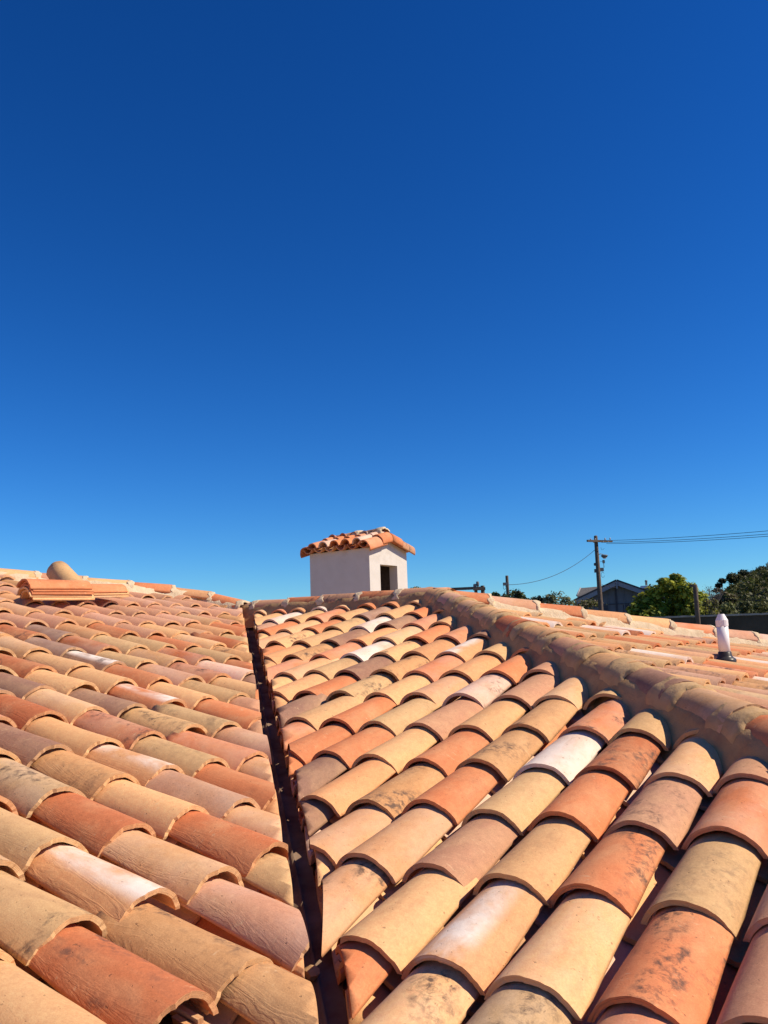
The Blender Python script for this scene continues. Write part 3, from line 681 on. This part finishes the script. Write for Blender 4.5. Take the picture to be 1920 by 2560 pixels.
# ------------------------------------------------------------------ terrain
def terrain_z(x, y):
    d = math.hypot(x, y); t = min(max((d-10)/45, 0), 1); t = t*t*(3-2*t)
    z = -4.2+4.0*t
    # wooded hill to the north-east, its shoulder rising to the right
    az = math.degrees(math.atan2(x, y)); k = min(max((az+17.0)/3.2, 0), 1); k = k*k*(3-2*k); q = min(max((d-58)/52, 0), 1); q = q*q*(3-2*q)
    return z+k*q*(3.5+.95*min(max(az+14, -3), 14)+.5*math.sin(x*.35)*math.sin(y*.21))
GROUND = grainy('dry_ground', (0.12, 0.11, 0.06), (0.20, 0.16, 0.10), .5, .95, .3, .02)
SCRUBLAND = grainy('scrub_covered_soil', (0.035, 0.045, 0.015), (0.075, 0.07, 0.03), .35, .95, .3, .05)
def polar(name, r0, rs, a0, a1, na, mat, fz):
    V = [(r*math.sin(math.radians(a)), r*math.cos(math.radians(a)), fz(r*math.sin(math.radians(a)), r*math.cos(math.radians(a)))) for r in rs for a in np.linspace(a0, a1, na)]
    F = [(j*na+i, j*na+i+1, (j+1)*na+i+1, (j+1)*na+i) for j in range(len(rs)-1) for i in range(na-1)]
    o = build(name, V, F, mat); return tag(o, kind='structure')
def flat_z(x, y):
    d = math.hypot(x, y); t = min(max((d-10)/45, 0), 1); t = t*t*(3-2*t); return -4.2+4.0*t-(.0 if d < 60 else (d-60)*.004)
polar('ground', 0, [.01, 5, 10, 15, 20, 26, 32, 40, 50, 60, 75, 100, 150, 250, 500, 1000, 2000, 4000], -180, 180, 73, GROUND, flat_z)
polar('hill', 0, [58, 64, 70, 78, 86, 95, 105, 118, 130, 145, 170], -18, 40, 117, SCRUBLAND, lambda x, y: terrain_z(x, y)+.02)

# ------------------------------------------------------------------ foliage
def leaf_mat(name, spec=.3):
    m, n, l, b = new_mat(name)
    a = n.new('ShaderNodeAttribute'); a.attribute_name = 'tint'; l.new(a.outputs['Color'], b.inputs['Base Color']); b.inputs['Roughness'].default_value = .6; b.inputs['Specular IOR Level'].default_value = spec
    tr = n.new('ShaderNodeBsdfTranslucent'); l.new(a.outputs['Color'], tr.inputs['Color']); mx = n.new('ShaderNodeMixShader'); mx.inputs[0].default_value = .35
    l.new(b.outputs[0], mx.inputs[1]); l.new(tr.outputs[0], mx.inputs[2]); out = [q for q in n if q.type == 'OUTPUT_MATERIAL'][0]; l.new(mx.outputs[0], out.inputs[0]); return m
LEAF = leaf_mat('leaves')
def leaves(name, blobs, n, size, tints, rng, parent=None, up=.5, shell=.55):
    """leaf-sized quads through the volume of several blobs (centre, radii)"""
    B = [(np.asarray(c, float), np.asarray(r, float)) for c, r in blobs]; wts = np.array([np.prod(r)**.67 for _, r in B]); wts /= wts.sum()
    idx = rng.choice(len(B), n, p=wts); C = np.array([b[0] for b in B])[idx]; Rr = np.array([b[1] for b in B])[idx]
    d = rng.normal(size=(n, 3)); d /= np.linalg.norm(d, axis=1, keepdims=True)
    rad = shell+(1-shell)*rng.random((n, 1))**.6; lump = 1+.16*rng.normal(size=(n, 1))
    P = C+d*Rr*rad*lump
    nn = d+rng.normal(0, .55, (n, 3))+[0, 0, up]; nn /= np.linalg.norm(nn, axis=1, keepdims=True)
    a = np.cross(nn, rng.normal(size=(n, 3))); a /= np.linalg.norm(a, axis=1, keepdims=True); b = np.cross(nn, a)
    s = size*rng.uniform(.6, 1.35, (n, 1))
    V = np.stack([P-a*s*.5, P+b*s*.32, P+a*s*.5, P-b*s*.32], 1).reshape(-1, 3)
    F = [(4*i, 4*i+1, 4*i+2, 4*i+3) for i in range(n)]
    bt = np.array([rng.uniform(.7, 1.25) for _ in B])[idx]; tt = np.array(tints)[rng.integers(len(tints), size=n)]*bt[:, None]*rng.uniform(.75, 1.25, (n, 1))
    T = np.repeat(np.c_[np.clip(tt, 0, 1), np.ones(n)], 4, axis=0)
    return build(name, V, F, LEAF, parent, False, {'tint': T})
def limbs(mb, base, top, r, rng, nb=5, reach=.5):
    base, top = np.asarray(base, float), np.asarray(top, float); mid = (base+top)/2+rng.normal(0, .05, 3)*np.linalg.norm(top-base)*.4
    mb.tube([base, mid, top], [r, r*.75, r*.35], 8)
    H = np.linalg.norm(top-base)
    for i in range(nb):
        t = 1-min(1, reach/H)*rng.uniform(.1, 1); p = base+(top-base)*t; d = rng.normal(size=3)*[1, 1, .3]+[0, 0, .7]; d /= np.linalg.norm(d)
        mb.tube([p, p+d*reach*.3+rng.normal(0, .02, 3), p+d*reach*.6], [r*.45, r*.3, r*.1], 6)
def tree(name, label, blobs, n, size, tints, seed, foot_z, r=.12, cat='tree', group=None, up=.5, shell=.5):
    rng = np.random.default_rng(seed); c = np.mean([b[0] for b in blobs], axis=0)
    root = empty(name, (c[0], c[1], foot_z), label, cat, group)
    m = MB(); limbs(m, (c[0], c[1], foot_z-.3), (c[0], c[1], c[2]+.05), r, rng, 6, float(np.ptp([b[0][2] for b in blobs])*.5+np.mean([b[1][2] for b in blobs])*.6)); m.done('trunk', WOOD, root)
    leaves('crown', blobs, n, size, tints, rng, root, up, shell)
    return root
def blob(u, v, d, ru, rv, rd=None):
    """a clump at photo pixel (u, v), d metres ahead, ru x rv pixels across"""
    k = d/FPX; return (at(u, v, d), (ru*k, (rd or ru)*k, rv*k))
GREEN = [(.055, .085, .02), (.08, .115, .025), (.04, .06, .015)]
LIME = [(.34, .36, .03), (.40, .40, .05), (.24, .28, .03), (.13, .17, .025)]
OLIVE = [(.12, .13, .03), (.15, .15, .045), (.085, .10, .028)]
DARK = [(.028, .04, .016), (.04, .055, .02), (.02, .03, .012)]
BROWN = [(.11, .09, .045), (.085, .075, .038), (.13, .105, .06)]
def big_tree():
    rng = np.random.default_rng(401); B = []
    D = 45
    # overlapping leaf clumps heaped into a broad dome
    for u, v, r in ((1690, 1455, 20), (1664, 1462, 20), (1715, 1474, 24), (1640, 1484, 26), (1740, 1498, 26), (1690, 1490, 36), (1612, 1506, 26), (1655, 1520, 36), (1590, 1528, 22), (1720, 1524, 36), (1762, 1526, 24), (1780, 1540, 18), (1630, 1545, 34), (1690, 1552, 40), (1745, 1552, 34), (1684, 1443, 10), (1692, 1441, 9), (1705, 1452, 10), (1655, 1452, 10)):
        B.append(blob(u, v, D+rng.uniform(-1.0, .6), r, r*.85))
    tree('broadleaf_tree', 'large yellow-green leafy tree standing in front of the grey house', B, 9000, .24, LIME, 402, -1.0, .16, up=.9, shell=.6)
big_tree()
def bush(u, v, ru, rv, d, tints, seed, label, name='shrub', n=900, size=.16, cat='shrub', group='shrubs beyond the roof', nb=5):
    rng = np.random.default_rng(seed); B = [blob(u, v, d, ru*.7, rv*.75)]
    for i in range(nb):
        a = rng.uniform(0, math.pi); B.append(blob(u+ru*.62*math.cos(a), v-rv*.6*math.sin(a)*rng.uniform(.3, 1.1)+rv*.1, d+rng.uniform(-.4, .4), ru*rng.uniform(.25, .45), rv*rng.uniform(.3, .5)))
    p = at(u, v, d); k = d/FPX; foot = min(terrain_z(p[0], p[1]), p[2]-1.2)
    if name != 'hill_tree':                    # foliage carried down to the ground
        z = p[2]; n = int(n*2)
        while z > foot+.4: z -= ru*k*.8; B.append((np.array([p[0]+rng.normal(0, .1), p[1]+rng.normal(0, .1), z]), (ru*k*.95, ru*k*.95, ru*k*.7)))
    return tree(name, label, B, n, size, tints, seed+1, foot, .06, cat, group, .6, .45)
bush(1040, 1478, 24, 16, 34, [(.16, .19, .06), (.09, .11, .03), (.2, .16, .08)], 411, 'leafy treetop just showing to the right of the white chimney', 'treetop_shrub', 700, .15, 'tree')
bush(1283, 1493, 34, 26, 46, DARK+GREEN, 421, 'dark rounded bush behind the rear hip near the slim pole', n=1400, size=.16)
bush(1240, 1491, 18, 14, 46, DARK+GREEN, 427, 'low dark bush at the foot of the slim pole', n=500, size=.16)
bush(1394, 1498, 36, 27, 52, [(.15, .16, .07), (.11, .125, .05), (.19, .19, .10)], 431, 'airy pale green bush left of the grey house', n=800, size=.17, nb=7)
bush(1340, 1505, 48, 18, 55, OLIVE+DARK, 437, 'dull olive bush between the dark round bush and the airy one', n=900, size=.18)
bush(1450, 1510, 56, 19, 58, OLIVE+BROWN, 441, 'brownish hedge in front of the grey house left of the utility pole', n=1100, size=.18, name='hedge', cat='hedge')
# trees and scrub on the hill
HT = [(1905, 1436, 34, 24, 112, DARK, 'dark tree crowning the hilltop'), (1868, 1440, 26, 20, 110, DARK, 'dark tree on the hill just left of its crown'), (1836, 1447, 24, 18, 106, DARK+OLIVE, 'grey-green tree stepping down the hill ridge'),
      (1806, 1452, 12, 9, 100, DARK, 'small round dark pine tuft at the left end of the hill'), (1797, 1464, 11, 9, 100, DARK, 'small dark pine tuft lower on the left end of the hill'), (1793, 1476, 12, 8, 98, DARK, 'lowest small dark pine tuft at the left end of the hill'),
      (1890, 1470, 44, 30, 82, [(.10, .125, .02), (.07, .09, .018), (.13, .15, .03)], 'bright green tree on the slope under the hilltop'), (1845, 1482, 36, 28, 84, OLIVE, 'olive tree halfway up the hill slope'),
      (1925, 1492, 40, 30, 74, BROWN+OLIVE, 'brownish tree on the hill slope at the picture edge'), (1812, 1500, 34, 22, 72, BROWN+OLIVE, 'brown-green thicket tree low on the hill')]
for i, (u, v, ru, rv, d, tt, lab) in enumerate(HT):
    bush(u, v, ru, rv, d, tt, 500+7*i, lab, 'hill_tree', 2600 if ru > 20 else 700, .24, 'tree', 'trees on the hill', 6)
bush(1822, 1518, 26, 16, 40, [(.12, .14, .045), (.08, .095, .03), (.16, .17, .06)], 601, 'pale green shrub behind the old wall right of the timber post', n=700, size=.15)
bush(1860, 1516, 30, 18, 41, [(.10, .115, .04), (.07, .085, .03)], 607, 'green shrub behind the old wall above the vent pipe', n=800, size=.15)
bush(1906, 1517, 30, 18, 40, OLIVE, 613, 'olive shrub behind the old wall at the picture edge', n=800, size=.15)
bush(1775, 1512, 26, 24, 43, BROWN+OLIVE, 619, 'thin brown shrub right behind the timber post', n=500, size=.13)
def bare_shrub():
    rng = np.random.default_rng(631); b = at(1778, 1500, 60); root = empty('bare_shrub', b, 'bare grey twiggy shrub against the sky left of the hill', 'shrub')
    m = MB()
    for i in range(46):
        a = rng.uniform(-.9, .9); h = rng.uniform(.5, 1.35); p = b+np.array([0, 0, -.6]); q = p+np.array([math.sin(a)*h*CR[0]*1.1, math.sin(a)*h*CR[1]*1.1+rng.normal(0, .2), .5+h*math.cos(a)*.85])
        m.tube([p, (p+q)/2+rng.normal(0, .07, 3), q], [.025, .016, .006], 5, False)
        for k in range(3):
            s = p+(q-p)*rng.uniform(.5, .95); m.tube([s, s+rng.normal(0, .16, 3)+[0, 0, .14]], [.010, .005], 4, False)
    tw = grainy('grey_twigs', (.20, .17, .15), (.13, .11, .10), 10); m.done('stems', tw, root)
    leaves('crown', [(b+np.array([0, 0, .5]), (.8, .5, .55))], 160, .10, [(.2, .17, .12), (.14, .13, .08)], rng, root)
bare_shrub()
def scrub():
    rng = np.random.default_rng(641); n = 24000; V = []; T = []
    while len(V) < 4*n:
        a = math.radians(rng.uniform(-17.5, -4)); r = rng.uniform(60, 135); x, y = r*math.sin(a), r*math.cos(a)
        p = np.array([x, y, terrain_z(x, y)]); uv, dd = project(p)
        if not (1640 < uv[0, 0] < 2150): continue
        hgt = rng.uniform(.1, 1.5); p = p+[0, 0, hgt]; s = rng.uniform(.18, .42); e = rng.normal(size=3); e /= np.linalg.norm(e); f = np.cross(e, rng.normal(size=3)); f /= np.linalg.norm(f)
        V += [p-e*s*.5, p+f*s*.35, p+e*s*.5, p-f*s*.35]; c = np.array((OLIVE+OLIVE+GREEN+BROWN[:1])[rng.integers(10)])*rng.uniform(.55, .95)*(.75+.25*math.sin(x*.5)*math.cos(y*.3)); T += [(*c, 1)]*4
    o = build('hillside_scrub', V, [(4*i, 4*i+1, 4*i+2, 4*i+3) for i in range(n)], LEAF, None, False, {'tint': T}); tag(o, 'olive and brown scrub covering the hillside', 'scrub', kind='stuff')
scrub()

# ------------------------------------------------------------------ old wall, posts and poles
def old_wall():
    D = 22; rng = np.random.default_rng(701); a = at(1560, 1544, D); b = at(2080, 1527, D-1.5)
    d = (b-a)[:2]; L = np.linalg.norm(d); d /= L; nrm = np.array([d[1], -d[0]])
    root = empty('old_wall', (a[0], a[1], -3), 'dark ivy-stained old wall with a thin pale top edge beyond the right roof slope', 'wall')
    m = MB(); n = 40; V = []
    for i in range(n+1):
        t = i/n; p = a+(b-a)*t; zt = p[2]-.05
        for z, o in ((-3.5, 0), (-1, 0), (zt-.4, 0), (zt, 0), (zt, .22), (-3.5, .22)): V.append((p[0]-nrm[0]*o+nrm[0]*rng.normal(0, .008), p[1]-nrm[1]*o, z))
    F = [(6*i+k, 6*i+6+k, 6*i+7+k, 6*i+1+k) for i in range(n) for k in range(5)]
    wm = grainy('stained_wall', (.052, .045, .030), (.10, .08, .055), 1.6, .95, .6, .03, 8, ((.035, .045, .018), 2.2)); build('wall_face', V, F, wm, root, False)
    V = []
    for i in range(n+1):
        t = i/n; p = a+(b-a)*t; zt = p[2]-.046+rng.normal(0, .004)
        for z, o in ((zt, -.03), (zt+.045, -.03), (zt+.045, .25), (zt, .25)): V.append((p[0]-nrm[0]*o, p[1]-nrm[1]*o, z))
    F = [(4*i+k, 4*i+4+k, 4*i+4+(k+1) % 4, 4*i+(k+1) % 4) for i in range(n) for k in range(4)]
    build('wall_coping', V, F, grainy('pale_coping', (.46, .41, .33), (.30, .27, .21), 6), root, False)
    B = [blob(1700+i*26+rng.uniform(-8, 8), 1562+rng.uniform(-14, 16), D-.5, 22, 16, 5) for i in range(12)]
    tag(leaves('ivy', B, 1500, .09, DARK+[(.07, .06, .03), (.09, .09, .035)], rng, root, .2, .2), kind='stuff')
old_wall()
def post(u0, v0, v1, w, d, label, name='timber_post', cat='post'):
    p = at(u0, v0, d); k = d/FPX; root = empty(name, (p[0], p[1], p[2]-4), label, cat)
    m = MB(); hw = w*k/2
    m.tube([(p[0], p[1], p[2]-(v1-v0)*k-1.5), (p[0], p[1], p[2]-.02), (p[0], p[1], p[2])], [hw*1.12, hw, hw*.9], 10); m.done('shaft', WOOD, root); return root, p, k
r, p, k = post(1737, 1461, 1545, 11, 21, 'weathered timber post standing by the old wall in front of the leafy tree')
m = MB(); m.box(p+np.array([-.05, -.02, -.03]), .10, .10, .06); m.done('bracket', WOOD, r)
def cable(a, b, sag, rad, name, label, group, cat='cable', n=20):
    a, b = np.asarray(a, float), np.asarray(b, float); pts = [a+(b-a)*t-np.array([0, 0, 4*sag*t*(1-t)]) for t in np.linspace(0, 1, n)]
    m = MB(); m.tube(pts, rad, 6, False); return tag(m.done(name, WIRE, None, origin=tuple(a)), label, cat, group)
cable(at(1743, 1491, 21), at(2010, 1506, 19), .02, .007, 'fence_wire', 'thin dark wire strung from the timber post across the hillside', None, 'wire')
def utility_pole():
    D = 55; k = D/FPX; top = at(1489, 1339, D); x, y = top[:2]
    root = empty('utility_pole', (x, y, -1), 'tall wooden utility pole with crossarm, lamp and cables in front of the grey house', 'utility pole')
    m = MB(); b = at(1510, 1545, D); m.tube([(x, y, -1.2), (x, y, b[2]), (x, y, top[2]-.06), (x, y, top[2])], [.175, .16, .115, .08], 12); m.done('pole', WOOD, root)
    d = CR*[1, 1, 0]; d = d/np.linalg.norm(d); fw = np.array([-d[1], d[0], 0]); A = np.array([d, fw, [0, 0, 1]])
    arm = np.array([x, y, at(1489, 1354, D)[2]]); dd = .9*d+.43*fw
    m = MB(); m.box(arm-fw*.15+d*.20, 2.0, .12, .13, np.array([dd/np.linalg.norm(dd), np.cross([0, 0, 1], dd)/np.linalg.norm(dd), [0, 0, 1]])); m.done('crossarm', WOOD, root)
    for i, o in enumerate((-.50, -.32, -.20, .28, .42, .58, .74)):
        m = MB(); lathe(m, arm-fw*.26+d*(o+.1)+np.array([0, 0, -.10 if i % 2 else .05]), [(.03, 0), (.055, .03), (.035, .07), (.05, .10), (.02, .13)], 8); m.done('insulator', GLAZED, root)
    # street lamp head on a bracket towards the camera
    L = at(1511, 1390, D)
    m = MB(); m.tube([np.array([x, y, L[2]+.05]), np.array([x, y, L[2]+.12])*.5+np.array([*L[:2], L[2]+.16])*.5, L+np.array([0, 0, .07])], .025, 6); m.done('lamp_arm', METAL, root)
    m = MB(); lathe(m, L, [(.05, -.13), (.12, -.09), (.17, -.02), (.19, .03), (.13, .07), (.05, .09)], 12, np.array([d*1.25, fw, [0, 0, 1]])); h = m.done('lamp_head', METAL, root)
    m = MB(); lathe(m, L-np.array([0, 0, .15]), [(.04, -.02), (.09, .01), (.11, .04)], 12, np.array([d*1.2, fw, [0, 0, 1]])); m.done('lamp_glass', GLAZED, root)
    e = at(1509, 1404, D); m = MB(); m.box(e, .13, .12, .20, A); m.tube([e-np.array([0, 0, .1]), e-np.array([0, 0, .38])], .02, 6); m.tube([e-d*.22, e+d*.1], .012, 5); m.done('small_fitting', METAL, root)
    for u, v, w, h in ((1490, 1427, .16, .22), (1504, 1424, .20, .22)):
        e = at(u, v, D-.2); m = MB(); m.box(e, w*1.15, .22, h, A); m.done('junction_box', METAL, root)
    e = at(1488, 1411, D-.1); m = MB(); lathe(m, e, [(.05, -.09), (.09, -.05), (.09, .06), (.03, .10)], 10); m.done('small_fitting', METAL, root)
    m = MB(); c = at(1507, 1437, D-.2)
    m.tube([c+d*.10*math.cos(t)+np.array([0, 0, .17*math.sin(t)]) for t in np.linspace(.5, 6.0, 16)], .011, 5, False); m.done('cable_loop', WIRE, root)
    m = MB(); c = at(1502, 1368, D-.2); m.tube([c, c+d*.05+np.array([0, 0, -.18]), c+d*.22+np.array([0, 0, -.10])], .010, 5, False)
    m.done('cable_loop', WIRE, root)
    for i, (v0, v1, o) in enumerate(((1351, 1306, -.1), (1355, 1318, .15), (1358, 1327, .35))):
        cable(at(1492+i*12, v0+1, D), at(2060, v1+8-i*3, 40), .12, .014, 'overhead_wire', ['highest of the three dark wires running right from the crossarm', 'middle one of the three dark wires running right from the crossarm', 'lowest of the three dark wires running right from the crossarm'][i], 'overhead wires')
    cable(at(1488, 1374, D), at(1268, 1462, 47), .55, .014, 'service_cable', 'slack dark cable drooping from the utility pole to the slim pole', None)
    cable(at(1505, 1462, D), at(1541, 1468, 68), .05, .018, 'house_cable', 'short dark cable from the utility pole to the gable of the grey house', None)
utility_pole()
r, p, k = post(1267, 1439, 1500, 7.5, 46, 'slim dark pole with a small box behind the rear hip', 'slim_pole', 'pole')
A_ = np.array([CR*[1, 1, 0]/np.linalg.norm(CR[:2]), [0, 0, 1], [0, 0, 1]]); A_[1] = np.cross([0, 0, 1], A_[0])
e = at(1264, 1460, 45.8); m = MB(); m.box(e, .27, .16, .15, A_); m.done('junction_box', METAL, r)
m = MB(); c = at(1261, 1468, 45.8); m.tube([c+A_[0]*.06*math.cos(t)+np.array([0, 0, .12*math.sin(t)]) for t in np.linspace(0, 6, 14)], .010, 5, False); m.done('cable_loop', WIRE, r)

def pergola():
    D = 24; k = D/FPX; p = at(1180, 1472, D); root = empty('timber_pergola', (p[0], p[1], p[2]-2.5), 'dark timber beam and post ends showing over the rear hip', 'pergola')
    a, b = at(1100, 1474, D+2.5), at(1196, 1470, D)
    d = (b-a)/np.linalg.norm(b-a); Ax = np.array([d, np.cross([0, 0, 1], d), [0, 0, 1]]); Ax[1] /= np.linalg.norm(Ax[1])
    m = MB(); m.box((a+b)/2, np.linalg.norm(b-a), .14, 7*k, Ax); m.done('beam', WOOD, root)
    for u, v, w, h in ((1207, 1479, 7, 30), (1190, 1482, 6, 26)):
        c = at(u, v, D); m = MB(); m.box((c[0], c[1], c[2]-1.0), w*k, w*k, h*k+2.0); m.done('post', WOOD, root)
    c = at(1198, 1472, D); m = MB(); m.box(c, 30*k, .10, 7*k, A_); m.done('rail', WOOD, root)
    for u, v in ((1194, 1459), (1187, 1465)):
        c = at(u, v, D); m = MB(); lathe(m, c, [(.03, -.08), (.045, -.03), (.045, .03), (.03, .06)], 8); m.done('post_cap', METAL, root)
pergola()

# ------------------------------------------------------------------ grey house beyond
def house():
    D = 70; k = D/FPX
    ap = at(1541, 1453, D); d = CR*[1, 1, 0]; d /= np.linalg.norm(d); d = d*math.cos(-.25)+np.array([-d[1], d[0], 0])*math.sin(-.25)
    bk = np.array([-d[1], d[0], 0.]); zb = terrain_z(*ap[:2])-1.5
    root = empty('grey_house', (ap[0], ap[1], zb), 'grey timber-clad house with a low gable, pale bargeboards and dark roof beyond the poles', 'house')
    hw, rise = 3.35, 1.42
    def P(x, y, z): return ap+d*x+bk*y+np.array([0, 0, z])
    clad = grainy('grey_cladding', (.15, .16, .175), (.12, .13, .14), 1.2); trim = grainy('pale_trim', (.28, .30, .33), (.24, .26, .29), 3); roof = grainy('slate_roof', (.045, .045, .055), (.085, .085, .095), 2.5)
    V = [P(-hw+.45, 0, zb-ap[2]), P(hw-.45, 0, zb-ap[2]), P(hw-.45, 0, -rise*(hw-.45)/hw-.12), P(0, 0, -.12), P(-hw+.45, 0, -rise*(hw-.45)/hw-.12)]
    V += [v+bk*9 for v in V]
    build('wall', V, [(0, 1, 2, 3, 4), (9, 8, 7, 6, 5), (0, 5, 6, 1), (1, 6, 7, 2), (4, 9, 5, 0)], clad, root, False)
    for x in np.arange(-2.6, 2.7, .62):
        top = -rise*abs(x)/hw-.32; m = MB(); m.box(P(x, -.03, (top+zb-ap[2])/2), .07 if abs(x-.0) > .3 else .16, .06, top-(zb-ap[2]), np.array([d, bk, [0, 0, 1]])); m.done('batten', roof if abs(x) < .3 else clad, root)
    m = MB(); m.box(P(0, -.045, -1.85), 2*hw-1.0, .03, .07, np.array([d, bk, [0, 0, 1]])); m.done('rail', roof, root)
    for x, z, w, h in ((-.95, -2.3, .5, .75), (.62, -2.3, .5, .75)):
        m = MB(); m.box(P(x, -.02, z), w, .05, h, np.array([d, bk, [0, 0, 1]])); m.done('window', roof, root)
    for s in (-1, 1):
        e = d*s*hw+np.array([0, 0, -rise]); ln = np.linalg.norm(e); e /= ln; u = np.cross(bk, e); u = u*np.sign(u[2])
        m = MB(); m.box(P(0, -.55, 0)+e*ln/2-u*.17, ln, .07, .34, np.array([e, bk, u])); m.done('bargeboard', trim, root)
        m = MB(); m.box(P(0, 4.2, 0)+e*(ln/2+.05)+u*.07, ln+.12, 9.7, .10, np.array([e, bk, u])); m.done('roof_slope', roof, root)
    m = MB(); m.box(P(.0, -.63, -.36), .10, .07, .55, np.array([d, bk, [0, 0, 1]])); m.done('king_post', trim, root)
    # second, hipped roof behind on the left
    q = [at(1443, 1490, D+5), at(1452, 1470, D+7), at(1500, 1466, D+9), at(1530, 1490, D+6)]
    V = [*q, *[v+np.array([0, 0, -1.5]) for v in q], *[v+bk*5-np.array([0, 0, 1.2]) for v in q[1:3]]]
    build('rear_roof', V, [(0, 1, 2, 3), (0, 3, 7, 4), (1, 8, 9, 2), (4, 8, 1, 0)], grainy('dark_tiles', (.05, .05, .055), (.10, .10, .105), 9), root, False)
    m = MB(); m.tube([at(1442, 1489, D+4.9), at(1451, 1470, D+6.9)], .07, 6); m.done('verge', trim, root)
    c = at(1614, 1468, D+6); m = MB(); m.box(c, .85, 1.2, .22, np.array([d, bk, [0, 0, 1]])); m.done('flat_roof', grainy('white_paint', (.8, .8, .8), (.75, .75, .75), 3), root)
    m = MB(); m.box(c-np.array([0, 0, .8]), .7, 1.0, 1.3, np.array([d, bk, [0, 0, 1]])); m.done('dormer', clad, root)
    c = at(1615.5, 1457, D+6); m = MB(); lathe(m, c, [(.10, -.22), (.10, .10), (.13, .12), (.13, .17), (.07, .24)], 10); m.done('flue', METAL, root)
house()
